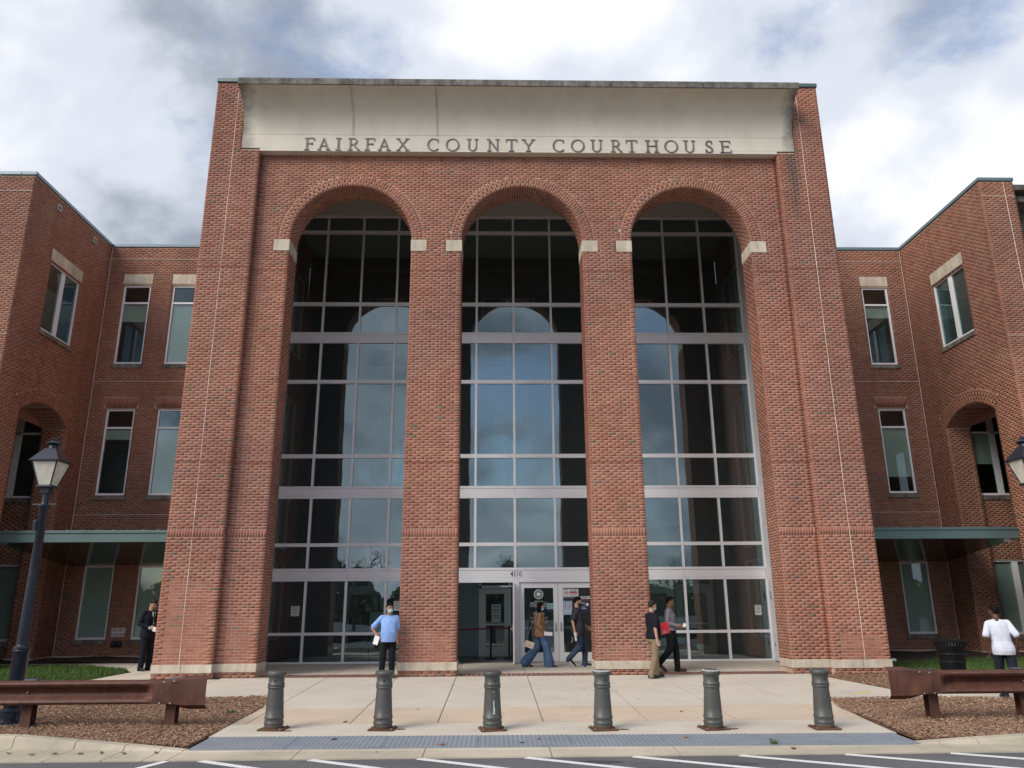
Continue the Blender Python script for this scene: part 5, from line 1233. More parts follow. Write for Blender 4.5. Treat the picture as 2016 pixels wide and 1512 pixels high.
# notices taped inside the glass
M_navy = plain('notice_navy', (0.018, 0.028, 0.075), .6, 0, .05); M_lblue = plain('notice_blue', (0.42, 0.50, 0.66), .6, 0, .05); M_tealp = plain('notice_teal', (0.12, 0.34, 0.36), .6, 0, .05); M_orange = plain('notice_orange', (0.55, 0.22, 0.12), .6, 0, .05)
M_ink = plain('print_ink', (0.12, 0.14, 0.14), .7, 0, .05)
def notice(x0, x1, z0, z1, mat, label, y=YC - .0285, lines=(), extra=None, front=True):
    e = empty('notice', ((x0 + x1) / 2, y, (z0 + z1) / 2)); tag(e, label, 'notice', 'notices on the entrance glass')
    w, h = (x1 - x0) / 2, (z1 - z0) / 2; m_ = MB(); m_.box((-w, -.0015, -h), (w, .0015, h), mat); m_.build('sheet', e)
    for a, b, c0, c1, mt in lines:
        m_ = MB(); m_.box((-w + 2 * w * a, -.0026, -h + 2 * h * c0), (-w + 2 * w * b, -.0016, -h + 2 * h * c1), mt); m_.build('print', e)
    return e
e = notice(1.295, 1.735, 1.755, 2.03, M_white, 'white notice with a red prohibition ring on the shut door', lines=[(.03, .97, .88, .98, M_navy), (.03, .97, .02, .14, M_navy), (.45, .9, .66, .76, M_ink), (.42, .95, .50, .62, M_red), (.46, .92, .38, .45, M_red), (.46, .9, .24, .29, M_ink)])
rg = ring_mesh(.055, .066, M_red, 'ring', e); rg.location = (-.12, -.003, .005)
m_ = MB(); m_.box((-.07, -.0035, -.005), (.07, -.0025, .005), M_red, Matrix.Rotation(rad(45), 3, 'Y'), (-.12, 0, .005)); m_.box((-.155, -.003, .005), (-.085, -.002, .022), M_ink); m_.box((-.15, -.003, -.028), (-.128, -.002, .008), M_ink); m_.build('pictogram', e)
text_obj('lettering', 'NOTICE', .042, M_white, e, (0, -.003, .108), 'CENTER', 1.2)
notice(1.29, 1.545, 1.29, 1.735, M_lblue, 'pale blue notice with a navy heading on the shut door', lines=[(0, 1, .87, 1, M_navy), (.2, .8, .80, .83, M_ink), (.2, .28, .42, .72, M_orange), (.68, .76, .42, .72, M_orange), (.15, .85, .25, .28, M_white), (.15, .85, .16, .19, M_white)])
e = notice(1.79, 2.06, 1.365, 1.80, M_navy, 'navy notice with a white heading and round badge beside the pier', lines=[(0, 1, .84, 1, M_white), (.2, .8, .89, .95, M_navy), (.15, .85, .74, .78, M_red), (.12, .5, .60, .63, M_lblue), (.12, .5, .50, .53, M_lblue), (.12, .5, .30, .33, M_white), (.12, .6, .20, .23, M_white)])
m_ = MB(); m_.ell((.06, -.0025, -.01), (.045, .001, .045), M_white, 14, 8); m_.build('badge', e)
notice(0.80, 1.02, 1.37, 1.62, M_tealp, 'teal notice on the lettered door beside the woman', y=YC - .012, lines=[(.1, .9, .8, .86, M_paper), (.1, .9, .55, .6, M_paper), (.1, .9, .4, .45, M_paper), (0, 1, 0, .3, M_navy)])
LN = [(.12, .88, .86, .92, M_ink), (.12, .88, .70, .74, M_ink), (.12, .88, .60, .64, M_ink), (.12, .7, .50, .54, M_ink), (.12, .88, .34, .38, M_ink), (.12, .88, .24, .28, M_ink)]
notice(-6.56, -6.32, 1.30, 1.58, M_paper, 'pale typed notice alone on a dark pane, beyond the man in blue from the doors', y=YC - .008, lines=LN)
notice(-3.62, -3.40, 1.43, 1.70, M_paper, 'pale typed notice on the pane by the head of the man in blue', y=YC - .008, lines=LN)
notice(6.88, 7.07, 1.25, 1.53, M_paper, 'pale typed notice on the pane next to the metal jamb', y=YC - .008, lines=LN)
notice(-4.88, -4.70, 1.42, 1.64, M_paper, 'small pale notice on the inner door behind the wet floor sign', y=7.22, lines=LN)
notice(-0.80, -0.5, 1.05, 1.60, M_paper, 'tall pale notice on the inner door behind the queue belt', y=7.22, lines=LN)
# framed board behind the glass
e = empty('notice_board', (-4.05, YC + .75, 0)); tag(e, 'dark framed notice board on legs behind the pane beside the man in blue', 'notice board')
m_ = MB(); m_.box((-.42, -.02, .72), (.42, .02, 1.46), M_black); m_.build('frame', e); m_ = MB(); m_.box((-.36, -.025, .78), (.36, -.021, 1.40), M_inframe); m_.build('panel', e)
for dx in (-.36, .36): m_ = MB(); m_.box((dx - .02, -.2, 0), (dx + .02, .2, .03), M_black); m_.box((dx - .02, -.018, .03), (dx + .02, .018, .719), M_black); m_.build('leg', e)
# wet floor sign
e = empty('wet_floor_sign', (-4.53, YC + .42, 0)); tag(e, 'yellow folding wet floor sign behind the glass', 'floor sign')
M_yel = plain('yellow_plastic', (0.62, 0.50, 0.03), .5, 0, .05)
for s_ in (-1, 1):
    m_ = MB(); P = [(s_ * .17, -.14, 0), (s_ * .155, .14, 0), (s_ * .01, .10, .60), (s_ * .01, -.10, .60)]; m_.prism(P, (-s_ * .018, 0, .004), M_yel); m_.build('panel', e)
# queue posts with red belt
M_belt = plain('red_belt', (0.20, 0.012, 0.022), .7, 0, .1)
def queue_post(x, y, label):
    e = empty('queue_post', (x, y, 0)); tag(e, label, 'queue post', 'queue posts inside the open door')
    m_ = MB(); m_.lathe([(.17, 0), (.17, .015), (.12, .035), (.03, .05)], M_black, (0, 0), 20); m_.build('base', e)
    m_ = MB(); m_.lathe([(.03, .04), (.03, .84), (.04, .845), (.04, .945), (.03, .955)], M_black, (0, 0), 14); m_.build('post', e); return e
queue_post(-0.82, 6.0, 'black queue post in the middle of the red belt'); queue_post(-0.26, 5.9, 'black queue post at the belt end by the open door leaf')
m_ = MB(); P = [(-2.2, 6.05, .86), (-1.5, 6.03, .855), (-.82, 6.0, .885), (-.55, 5.95, .875), (-.26, 5.9, .90)]
for p, q in zip(P[:-1], P[1:]): m_.prism([(p[0], p[1], p[2] - .025), (q[0], q[1], q[2] - .025), (q[0], q[1], q[2] + .025), (p[0], p[1], p[2] + .025)], (0, .003, 0), M_belt)
tag(m_.build('queue_belt'), 'dark red retractable belt stretched between the black queue posts', 'belt')
# conduit box on the right jamb
e = empty('conduit', (7.33, YC - .30, .45)); tag(e, 'grey conduit and small box up the metal jamb beside the glazing', 'conduit')
m_ = MB(); m_.tube([(0, 0, 0), (0, 0, 1.25)], .03, M_alud, 10); m_.build('pipe', e); m_ = MB(); m_.box((-.055, -.06, 1.25), (.03, .06, 1.46), M_alud); bevel(m_.build('box', e), .008); m_ = MB(); m_.box((-.045, -.045, -.05), (.03, .045, .05), M_alud); m_.build('elbow', e)

# fallen leaves, litter
M_leaf = plain('dry_leaf', (0.23, 0.085, 0.03), .8, 0, .4, 30.0)
lm = MB(); lm.poly([(-.05, 0, .006), (-.02, -.03, .0), (.03, -.025, .008), (.055, 0, .0), (.03, .028, .012), (-.02, .03, .004)], M_leaf); lm = lm.mesh('leaf')
LP = [(-6.9, -8.12), (-6.55, -8.22), (-6.3, -8.15), (-5.95, -8.2), (-5.7, -8.17), (-5.4, -8.23), (-5.0, -8.21), (-0.1, -7.62), (-0.35, -7.85), (-2.9, -7.5), (1.9, -7.62), (3.1, -8.35), (0.9, -6.0), (-2.0, -4.9), (2.35, -5.4), (-3.0, -6.1), (-1.4, -7.95), (-2.2, -8.3)]
for x, y in LP:
    o = link(bpy.data.objects.new('fallen_leaf', lm)); o.location = (x, y, (G(y) if y > -8.12 else -0.246) + .008); o.rotation_euler = (RNG.uniform(-.3, .3), RNG.uniform(-.3, .3), RNG.uniform(0, 6.3)); k = RNG.uniform(.55, 1.1); o.scale = (k, k, k)
    tag(o, 'small dry brown leaf fallen on the pavement or gutter', 'leaf', 'fallen leaves')
m_ = MB(); m_.prism([(0, 0, 0), (.30, .03, 0), (.33, .06, 0), (.22, .075, 0), (.02, .04, 0)], (0, 0, .012), M_yel); o = m_.build('banana_peel_wrapper', loc=(6.1, -3.45, G(-3.45))); o.name = 'wrapper'; tag(o, 'flat yellow wrapper dropped on the pavement beside a mulch bed', 'litter')
m_ = MB(); m_.ell((0, 0, .04), (.16, .07, .04), M_white, 10, 6); m_.ell((.09, .02, .05), (.09, .05, .045), M_white, 10, 6); o = m_.build('crumpled_paper', loc=(10.1, 3.2, .01)); tag(o, 'crumpled white paper lying in the dark planting bed behind the litter bin', 'litter')

def weed(x, y, r, n_, label):
    V, F, R_ = [], [], []; z = G(y)
    for _ in range(n_):
        a = RNG.uniform(0, 6.283); q = RNG.uniform(.2, 1) * r; h = RNG.uniform(.02, .07); dx, dy = math.cos(a), math.sin(a); i = len(V)
        V += [(x + dx * q * .3, y + dy * q * .3, z), (x + dx * q * .7 - dy * .012, y + dy * q * .7 + dx * .012, z + h), (x + dx * q, y + dy * q, z + h * .6), (x + dx * q * .7 + dy * .012, y + dy * q * .7 - dx * .012, z + h)]; F.append((i, i + 1, i + 2, i + 3)); R_.append(RNG.uniform(.2, .9))
    tag(attr_mesh('weed', V, F, R_, M_blade), label, 'weed', 'weeds in the joints')
weed(5.02, -4.45, .14, 40, 'leafy weed at the pavement edge beside the outer bollard'); weed(2.95, -8.1, .10, 22, 'flat weed growing in the joint below the tactile strip'); weed(-5.05, -5.2, .12, 30, 'small green weed in the mulch beside the guard rail end'); weed(-1.5, 0.0, .10, 30, 'small weed at the foot of the pier by the open door')

# ================================================================ PEOPLE
def cloth(name, col, rough=.85, wr=.5, sc=9.0, var=.10):
    m, n, l, b = new_mat(name); setp(b, rough=rough, spec=.2)
    f = noise(n, l, sc, 4.0, .55); g2 = noise(n, l, 1.0, 3.0, .5, stretch(n, l, (10, 10, 4)))
    l.new(cramp(n, l, f, [(.3, tuple(c * (1 - var) for c in col)), (.7, tuple(min(1, c * (1 + var)) for c in col))]), b.inputs['Base Color'])
    bump(n, l, b, g2, wr, .03); return m
def skin_mat(name, col):
    m, n, l, b = new_mat(name); setp(b, rough=.55, spec=.35)
    f = noise(n, l, 14.0, 4.0); l.new(cramp(n, l, f, [(.3, tuple(c * .88 for c in col)), (.7, tuple(c * 1.08 for c in col))]), b.inputs['Base Color'])
    b.inputs['Subsurface Weight'].default_value = 0.08; b.inputs['Subsurface Radius'].default_value = (.02, .008, .004); return m
M_hair = plain('dark_hair', (0.007, 0.005, 0.0045), .7, 0, .4, 60.0, spec=.12, bmp=.5); M_hairg = plain('greying_hair', (0.028, 0.024, 0.022), .7, 0, .5, 60.0, spec=.12, bmp=.5)
plain_lip = plain('lips', (0.28, 0.11, 0.09), .5, 0, .05)
M_eye = plain('eye', (0.02, 0.015, 0.012), .25, 0, 0)
M_sole = plain('white_sole', (0.6, 0.6, 0.6), .6, 0, .05); M_shoe = plain('black_shoe', (0.012, 0.011, 0.011), .4, 0, .1); M_shoeb = plain('brown_shoe', (0.06, 0.028, 0.016), .4, 0, .1); M_shoen = plain('navy_shoe', (0.012, 0.018, 0.04), .6, 0, .1)
M_maskb = plain('blue_mask', (0.40, 0.62, 0.70), .85, 0, .04, 30.0); M_maskk = plain('black_mask', (0.012, 0.012, 0.014), .85, 0, .1)
def remeshed(mb, name, parent, vox, smooth=6):
    o = mb.build(name + '_tmp'); r = o.modifiers.new('r', 'REMESH'); r.mode = 'VOXEL'; r.voxel_size = vox; r.use_smooth_shade = True
    if smooth:
        sm = o.modifiers.new('s', 'SMOOTH'); sm.factor = .5; sm.iterations = smooth
    dg = bpy.context.evaluated_depsgraph_get(); me = bpy.data.meshes.new_from_object(o.evaluated_get(dg)); mats = mb.mats
    bpy.data.objects.remove(o); me.materials.clear(); me.materials.append(mats[0]); me.name = name
    me.polygons.foreach_set('use_smooth', [True] * len(me.polygons)); me.polygons.foreach_set('material_index', [0] * len(me.polygons)); me.update()
    return link(bpy.data.objects.new(name, me), parent)
def V3(p): return Vector(p)
def loft(mb, secs, mat, seg=18):
    i0 = len(mb.v); k = mb.mi(mat)
    for c, rx, ry in secs:
        for j in range(seg):
            a = 2 * pi * j / seg; ca, sa = math.cos(a), math.sin(a)
            ca = math.copysign(abs(ca) ** .85, ca); sa = math.copysign(abs(sa) ** .85, sa)
            mb.v.append((c[0] + rx * ca, c[1] + ry * sa, c[2]))
    n_ = len(secs)
    for i in range(n_ - 1):
        for j in range(seg):
            p, q = i0 + i * seg, i0 + (i + 1) * seg; j2 = (j + 1) % seg; mb.f.append((p + j, p + j2, q + j2, q + j)); mb.m.append(k)
    mb.f.append(tuple(i0 + j for j in range(seg - 1, -1, -1))); mb.m.append(k); t = i0 + (n_ - 1) * seg; mb.f.append(tuple(t + j for j in range(seg))); mb.m.append(k)
def limb(mb, pts, rs, mat, sub=4):
    """tube through the joints with rounded joints"""
    P, R2 = [], []
    for i in range(len(pts) - 1):
        a, b = V3(pts[i]), V3(pts[i + 1])
        for t in range(sub): P.append(a.lerp(b, t / sub)); R2.append(rs[i] + (rs[i + 1] - rs[i]) * t / sub)
    P.append(V3(pts[-1])); R2.append(rs[-1]); mb.tube(P, R2, mat, 12)
    for p, r in zip(pts, rs): mb.ell(p, (r * .98,) * 3, mat, 10, 7)
DEF = dict(pelvis=(0, 0, .95), chest=(0, 0, 1.28), neck=(0, -.015, 1.46), head=(0, .02, 1.625), hipL=(-.092, 0, .91), hipR=(.092, 0, .91), kneeL=(-.10, .015, .50), kneeR=(.10, .015, .50),
           ankL=(-.105, -.03, .085), ankR=(.105, -.03, .085), toeL=(-.14, .14, .03), toeR=(.14, .14, .03), shL=(-.18, -.01, 1.405), shR=(.18, -.01, 1.405), elL=(-.235, -.04, 1.13), elR=(.235, -.04, 1.13), wrL=(-.24, .05, .89), wrR=(.24, .05, .89))
def hand(mb, el, wr, mat, sgn, curl=.7, roll=0.0, dirv=None):
    el, wr = V3(el), V3(wr); d = ((wr - el).normalized() if dirv is None else V3(dirv).normalized())
    up = V3((sgn, 0, 0)); side = d.cross(up).normalized()
    if side.length < .1: side = V3((0, 1, 0))
    nrm = side.cross(d).normalized(); q = Quaternion(d, roll); side = q @ side; nrm = q @ nrm       # nrm points away from the palm
    if side.y < 0 and abs(d.z) > .6: side = -side                                                      # thumb forwards
    palm = wr + d * .055
    for t in (-1.5, -.5, .5, 1.5): mb.tube([wr + side * t * .010, wr + d * .05 + side * t * .019, wr + d * .09 + side * t * .020], [.018, .016, .0115], mat, 8)
    mb.tube([wr - d * .02, wr + d * .03], [.026, .026], mat, 10, .8)
    for i, L in enumerate((.062, .074, .080, .070)):
        t = (-1.5 + i); b0 = wr + d * .085 + side * t * .020; w1 = curl * .5; w2 = curl * 1.25; d1 = d * math.cos(w1) - nrm * math.sin(w1); d2 = d * math.cos(w2) - nrm * math.sin(w2)
        p1 = b0 + d1 * L * .5; p2 = p1 + d2 * L * .5; mb.tube([b0 - d * .01, p1, p2], [.0105, .0095, .0078], mat, 8); mb.ell(p2, (.0078,) * 3, mat, 6, 5)
    th = wr + d * .03 + side * .030; t1 = (d * .7 + side * .65 - nrm * .35).normalized(); p1 = th + t1 * .038; p2 = p1 + (d * .9 - nrm * .4 + side * .1).normalized() * .032
    mb.tube([th - side * .012, p1, p2], [.015, .0115, .009], mat, 8); mb.ell(p2, (.009,) * 3, mat, 6, 5)
def figure(label, pos, face, H, skin, top, legs, shoes, hair=M_hair, pose=None, sleeve='short', belly=0.0, width=1.0, mask=None, long_hair=False, hem=.86, flare=0.0, look=(0, 0), curl=.7, glasses=False, jacket=None, tie=None, collar=True, sole=None, handR=None, handL=None, shirt_name='shirt', bald=0.0, loose=0.0, sandals=False):
    J = dict(DEF); J.update(pose or {}); k = H / 1.75; e = empty('person', pos); e.rotation_euler = (0, 0, math.atan2(-face[0], face[1])); e.scale = (k, k, k)
    tag(e, label, 'person', 'people outside the entrance')
    w = width; P_, C_, N_ = V3(J['pelvis']), V3(J['chest']), V3(J['neck'])
    def spine(t): return P_.lerp(C_, t) if t <= 1 else C_.lerp(N_, t - 1)
    def torso(mb, inf, mat, z_from=-.12, top_t=1.9, hemflare=0.0):
        S = []
        for t, rx, ry, oy in ((-.45, .150, .105, 0), (-.2, .166, .118, -.01), (0, .168, .118, -.005), (.3, .150 + belly * .25, .108 + belly * .55, belly * .55), (.6, .155 + belly * .12, .112 + belly * .35, belly * .4), (1.0, .175, .118, .005 + belly * .1), (1.35, .176, .105, -.005), (1.62, .150, .085, -.012), (1.84, .095, .068, -.014), (2.02, .062, .062, -.012)):
            if t < z_from or t > top_t: continue
            c = spine(t) if t >= 0 else P_ + V3((0, 0, t * .33)); f = hemflare * max(0, .45 - t)
            S.append((c + V3((0, oy, 0)), rx * w + inf + f, ry * (1 + .4 * (w - 1)) + inf + f))
        loft(mb, S, mat)
    # body
    mb = MB(); torso(mb, 0, skin); hd = V3(J['head']); yawh, pit = rad(look[0]), rad(look[1]); HR = Matrix.Rotation(yawh, 3, 'Z') @ Matrix.Rotation(pit, 3, 'X')
    limb(mb, [N_ - V3((0, 0, .06)), N_ + V3((0, .005, .03)), hd + HR @ V3((0, -.015, -.05))], [.064, .056, .058], skin)
    mb.ell(hd + V3((0, 0, .015)), (.077, .096, .108), skin, 18, 12, HR); mb.ell(hd + HR @ V3((0, .022, -.052)), (.060, .068, .066), skin, 16, 10, HR); mb.ell(hd + HR @ V3((0, .055, -.088)), (.030, .026, .024), skin, 12, 8, HR)
    mb.tube([hd + HR @ V3((0, .088, .022)), hd + HR @ V3((0, .112, -.018)), hd + HR @ V3((0, .098, -.030))], [.010, .016, .013], skin, 8)
    for s_ in (-1, 1):
        mb.ell(hd + HR @ V3((s_ * .078, -.005, -.005)), (.010, .019, .032), skin, 8, 6, HR); mb.ell(hd + HR @ V3((s_ * .045, .066, -.025)), (.026, .022, .022), skin, 8, 6, HR)
        mb.ell(hd + HR @ V3((s_ * .034, .080, .035)), (.028, .014, .010), skin, 8, 6, HR)
    for s_, S in ((-1, 'L'), (1, 'R')):
        limb(mb, [J['sh' + S], J['el' + S], J['wr' + S]], [.044 * w, .040, .029], skin); limb(mb, [V3(J['neck']) + V3((s_ * .05, 0, -.06)), V3(J['sh' + S]) + V3((-s_ * .02, 0, -.02))], [.046, .040 * w], skin)
        hp = (handR if S == 'R' else handL) or {}; hand(mb, J['el' + S], J['wr' + S], skin, -s_, hp.get('curl', curl), hp.get('roll', 0.0), hp.get('dir'))
        limb(mb, [J['hip' + S], J['knee' + S], J['ank' + S]], [.083, .056, .036], skin); limb(mb, [V3(J['ank' + S]) - V3((0, 0, .03)), J['toe' + S]], [.036, .026], skin)
    remeshed(mb, 'body', e, .0068, 4)
    # eyes, brows
    m_ = MB()
    for s_ in (-1, 1):
        m_.ell(hd + HR @ V3((s_ * .033, .090, .016)), (.013, .006, .0065), M_eye, 8, 6, HR); m_.box((-.019, -.004, -.004), (.019, .004, .004), hair, HR @ Matrix.Rotation(-s_ * .12, 3, 'Y'), hd + HR @ V3((s_ * .034, .094, .038)))
    o = m_.build('face_features', e)
    m_ = MB(); m_.ell(hd + HR @ V3((0, .084, -.058)), (.022, .008, .006), plain_lip, 8, 6, HR); m_.build('mouth', e)
    # hair
    mb = MB(); mb.ell(hd + HR @ V3((0, -.018, .036)), (.084, .095, .098), hair, 18, 12, HR); mb.ell(hd + HR @ V3((0, -.040, .0)), (.076, .060, .064), hair, 14, 10, HR)
    if bald < .5: mb.ell(hd + HR @ V3((0, .035, .082)), (.066, .055, .042), hair, 14, 8, HR)
    if long_hair:
        for s_ in (-1, 0, 1): limb(mb, [hd + HR @ V3((s_ * .062, -.03, .02)), hd + HR @ V3((s_ * .080, -.035 + .02 * abs(s_), -.12)), hd + V3((s_ * .085, -.06 + .05 * abs(s_), -.25)), hd + V3((s_ * .075, -.07 + .08 * abs(s_), -.38))], [.045, .050, .046, .022], hair)
    remeshed(mb, 'hair', e, .008, 2)
    # top
    mb = MB(); torso(mb, .017 + loose, top, (hem - .95) / .33 if hem < .95 else .0, 1.86, .02 + loose * .5)
    hz = hem
    if hz < .9:
        loft(mb, [(P_ + V3((0, belly * .35, hz - .95)), .166 * w + .014 + loose, .118 * w + .014 + loose + belly * .35), (P_ + V3((0, belly * .45, 0)), .168 * w + .016 + loose, .119 * w + .016 + loose + belly * .42), (spine(.3) + V3((0, belly * .55, 0)), (.150 + belly * .25) * w + .018 + loose, .108 + belly * .55 + .018 + loose), (spine(.6) + V3((0, belly * .4, 0)), (.155 + belly * .12) * w + .016 + loose, .112 + belly * .35 + .016 + loose)], top)
    for s_, S in ((-1, 'L'), (1, 'R')):
        sh, el, wr = V3(J['sh' + S]), V3(J['el' + S]), V3(J['wr' + S]); limb(mb, [V3(J['neck']) + V3((s_ * .035, -.005, -.03)), V3(J['neck']) + V3((s_ * .09, -.005, -.055)), sh], [.050, .058, .060 * w], top)
        if sleeve == 'short': limb(mb, [sh, sh.lerp(el, .45), sh.lerp(el, .82)], [.060 * w, .063 * w, .067 * w], top)
        elif sleeve == 'three': limb(mb, [sh, el, el.lerp(wr, .55)], [.066 * w, .066, .064], top)
        else: limb(mb, [sh, el, el.lerp(wr, .93)], [.067 * w, .056, .043], top)
    remeshed(mb, shirt_name, e, .0085, 10)
    if collar:
        m_ = MB(); nb = N_ + V3((0, .0, -.02))
        for j in range(16):
            a0, a1 = 2 * pi * j / 16, 2 * pi * (j + 1) / 16
            f = lambda a, r, z: nb + V3((r * math.cos(a), r * .95 * math.sin(a) - .0, z - .022 * math.sin(a)))
            m_.poly([f(a0, .083, -.028), f(a1, .083, -.028), f(a1, .067, .028), f(a0, .067, .028)], top); m_.poly([f(a0, .062, .028), f(a1, .062, .028), f(a1, .070, -.03), f(a0, .070, -.03)], top); m_.poly([f(a0, .067, .028), f(a1, .067, .028), f(a1, .062, .028), f(a0, .062, .028)], top)
        m_.build('collar', e)
    # trousers
    mb = MB(); loft(mb, [(P_ + V3((0, 0, -.14)), .160 * w + .012, .118 + .012), (P_, .168 * w + .010, .118 + .010 + belly * .25), (P_ + V3((0, 0, .07)), .160 * w + .008 + belly * .2, .110 + .008 + belly * .35)], legs)
    for S in 'LR':
        hp, kn, an = V3(J['hip' + S]), V3(J['knee' + S]), V3(J['ank' + S]); dn = (an - kn).normalized()
        limb(mb, [hp, hp.lerp(kn, .5), kn, kn.lerp(an, .5), an + dn * .045 * (1 if not flare else .75)], [.100 * (1 + .3 * (w - 1)), .094, .082 + flare * .35, .076 + flare * .7, .070 + flare], legs)
    remeshed(mb, 'trousers', e, .0085, 4)
    # shoes
    for S in 'LR':
        an, to = V3(J['ank' + S]), V3(J['toe' + S]); d = (to - an); dh = V3((d.x, d.y, d.z + .055)).normalized(); heel = an + V3((0, 0, -.045)) - dh * .055; mb = MB()
        low = min(0, 0)
        if sandals: limb(mb, [heel + dh * .01 - V3((0, 0, .018)), heel + dh * .24 - V3((0, 0, .018))], [.030, .034], shoes)
        else: limb(mb, [heel + V3((0, 0, .008)), heel + dh * .10 + V3((0, 0, .012)), heel + dh * .20, heel + dh * .245], [.042, .046, .042, .032], shoes); limb(mb, [an, heel + dh * .05], [.046, .044], shoes)
        o = remeshed(mb, 'shoe', e, .008, 3)
        if sole:
            m_ = MB(); u = dh; sd = u.cross(V3((0, 0, 1))).normalized(); nn = sd.cross(u).normalized(); c0 = heel - nn * .036
            m_.prism([c0 - u * .04 - sd * .034, c0 + u * .12 - sd * .046, c0 + u * .27 - sd * .028, c0 + u * .27 + sd * .028, c0 + u * .12 + sd * .046, c0 - u * .04 + sd * .034], nn * .022, sole); bevel(m_.build('sole', o), .006)
    if mask:
        mb = MB(); mb.ell(hd + HR @ V3((0, .040, -.052)), (.064, .076, .058), mask, 18, 12, HR); remeshed(mb, 'face_mask', e, .007, 2)
        m_ = MB()
        for s_ in (-1, 1):
            for dz_ in (-.07, -.02): m_.tube([hd + HR @ V3((s_ * .060, .05, dz_)), hd + HR @ V3((s_ * .082, .0, -.012))], .0022, mask, 5)
        m_.build('mask_loop', e)
    if glasses:
        m_ = MB()
        for s_ in (-1, 1):
            c = hd + HR @ V3((s_ * .034, .106, .016))
            for j in range(10):
                a0, a1 = 2 * pi * j / 10, 2 * pi * (j + 1) / 10; m_.tube([c + HR @ V3((.027 * math.cos(a0), 0, .020 * math.sin(a0))), c + HR @ V3((.027 * math.cos(a1), 0, .020 * math.sin(a1)))], .004, M_black, 5)
            m_.tube([hd + HR @ V3((s_ * .060, .104, .02)), hd + HR @ V3((s_ * .083, .0, .015))], .004, M_black, 5)
        m_.tube([hd + HR @ V3((-.008, .108, .02)), hd + HR @ V3((.008, .108, .02))], .004, M_black, 5); m_.build('glasses', e)
    return e, J, k
S_tan = skin_mat('skin_tan', (0.36, 0.19, 0.115)); S_fair = skin_mat('skin_fair', (0.50, 0.30, 0.21)); S_brown = skin_mat('skin_brown', (0.25, 0.125, 0.07)); S_dark = skin_mat('skin_dark', (0.11, 0.055, 0.035)); S_asian = skin_mat('skin_light', (0.52, 0.33, 0.23))
C_blue = cloth('blue_shirt', (0.24, 0.39, 0.72), var=.16); C_black = cloth('black_trousers', (0.010, 0.010, 0.012)); C_tan = cloth('tan_blouse', (0.30, 0.165, 0.09)); C_jean = cloth('blue_jeans', (0.075, 0.135, 0.24), .9, .5, 4.0, .3); C_jeand = cloth('dark_jeans', (0.045, 0.07, 0.115), .9, .6, 4.0, .35)
C_char = cloth('charcoal_shirt', (0.038, 0.041, 0.052)); C_polo = cloth('black_polo', (0.010, 0.010, 0.015)); C_khaki = cloth('khaki_trousers', (0.24, 0.175, 0.115), .9, .7); C_grey = cloth('grey_shirt', (0.21, 0.20, 0.22)); C_suit = cloth('navy_suit', (0.010, 0.011, 0.020)); C_white = cloth('white_shirt', (0.66, 0.68, 0.78)); C_navyt = cloth('navy_trousers', (0.016, 0.020, 0.032))

# 1 man in blue, hand on hip
figure('man in pale blue short-sleeved shirt and blue mask, hand on hip', (-3.13, -0.30, G(-.3)), (.22, -.97), 1.63, S_tan, C_blue, C_black, M_shoe, pose=dict(elR=(.40, -.12, 1.15), wrR=(.25, .03, .945), elL=(-.225, -.02, 1.12), wrL=(-.20, .10, .90), ankR=(.14, -.02, .085), toeR=(.19, .15, .03), kneeR=(.125, .01, .5)),
       belly=.10, width=1.06, mask=M_maskb, hem=.83, look=(20, -4), handR=dict(dir=(-.6, .15, -.75), curl=.5), loose=.0)
# 2 woman walking right
figure('woman walking in tan blouse and wide blue jeans with a white mask', (0.50, 2.50, 0), (1, .02), 1.64, S_asian, C_tan, C_jean, M_shoeb, pose=dict(hipL=(-.085, -.02, .91), hipR=(.085, .02, .91), kneeR=(.09, .17, .50), ankR=(.09, .235, .085), toeR=(.09, .42, .03), kneeL=(-.09, -.09, .52), ankL=(-.09, -.40, .16), toeL=(-.10, -.25, .03),
       elR=(.22, -.06, 1.13), wrR=(.19, .13, .93), elL=(-.22, -.03, 1.12), wrL=(-.2, .10, .90)), width=.88, sleeve='three', mask=M_maskb, long_hair=True, hem=.80, flare=.075, look=(0, -12), collar=False, handR=dict(curl=.9, dir=(-.1, .8, -.5)), loose=.022, sandals=True, shirt_name='blouse')
# 3 man in charcoal shirt walking right
figure('man walking in charcoal short-sleeved shirt, jeans and black mask', (1.49, 2.45, 0), (1, -.04), 1.77, S_asian, C_char, C_jeand, M_shoen, pose=dict(kneeL=(-.10, .19, .52), ankL=(-.10, .17, .085), toeL=(-.11, .36, .03), kneeR=(.10, .04, .52), ankR=(.10, -.24, .22), toeR=(.10, -.11, .045), elR=(.25, -.14, 1.15), wrR=(.25, -.09, .88), elL=(-.25, .05, 1.14), wrL=(-.24, .27, .98)),
       belly=.045, width=1.14, mask=M_maskk, hem=.80, look=(-4, -10), sole=M_sole, handR=dict(curl=1.0), loose=.012)
# 4 man in black polo with red folder, seen from behind his left
figure('man in black polo shirt and khaki trousers, his masked face turned away', (2.86, -0.74, G(-.74)), (.93, .36), 1.66, S_fair, C_polo, C_khaki, M_shoe, hair=M_hairg, pose=dict(kneeR=(.10, -.03, .50), ankR=(.10, -.16, .085), toeR=(.11, .02, .03), kneeL=(-.10, .10, .50), ankL=(-.11, .12, .085), toeL=(-.12, .31, .03), elR=(.235, -.08, 1.12), wrR=(.25, -.05, .86), elL=(-.24, .04, 1.10), wrL=(-.10, .25, 1.02)),
       belly=.05, width=1.04, mask=M_maskb, hem=.86, look=(8, -8), handR=dict(curl=1.0), handL=dict(dir=(.7, .6, 0), curl=.4))
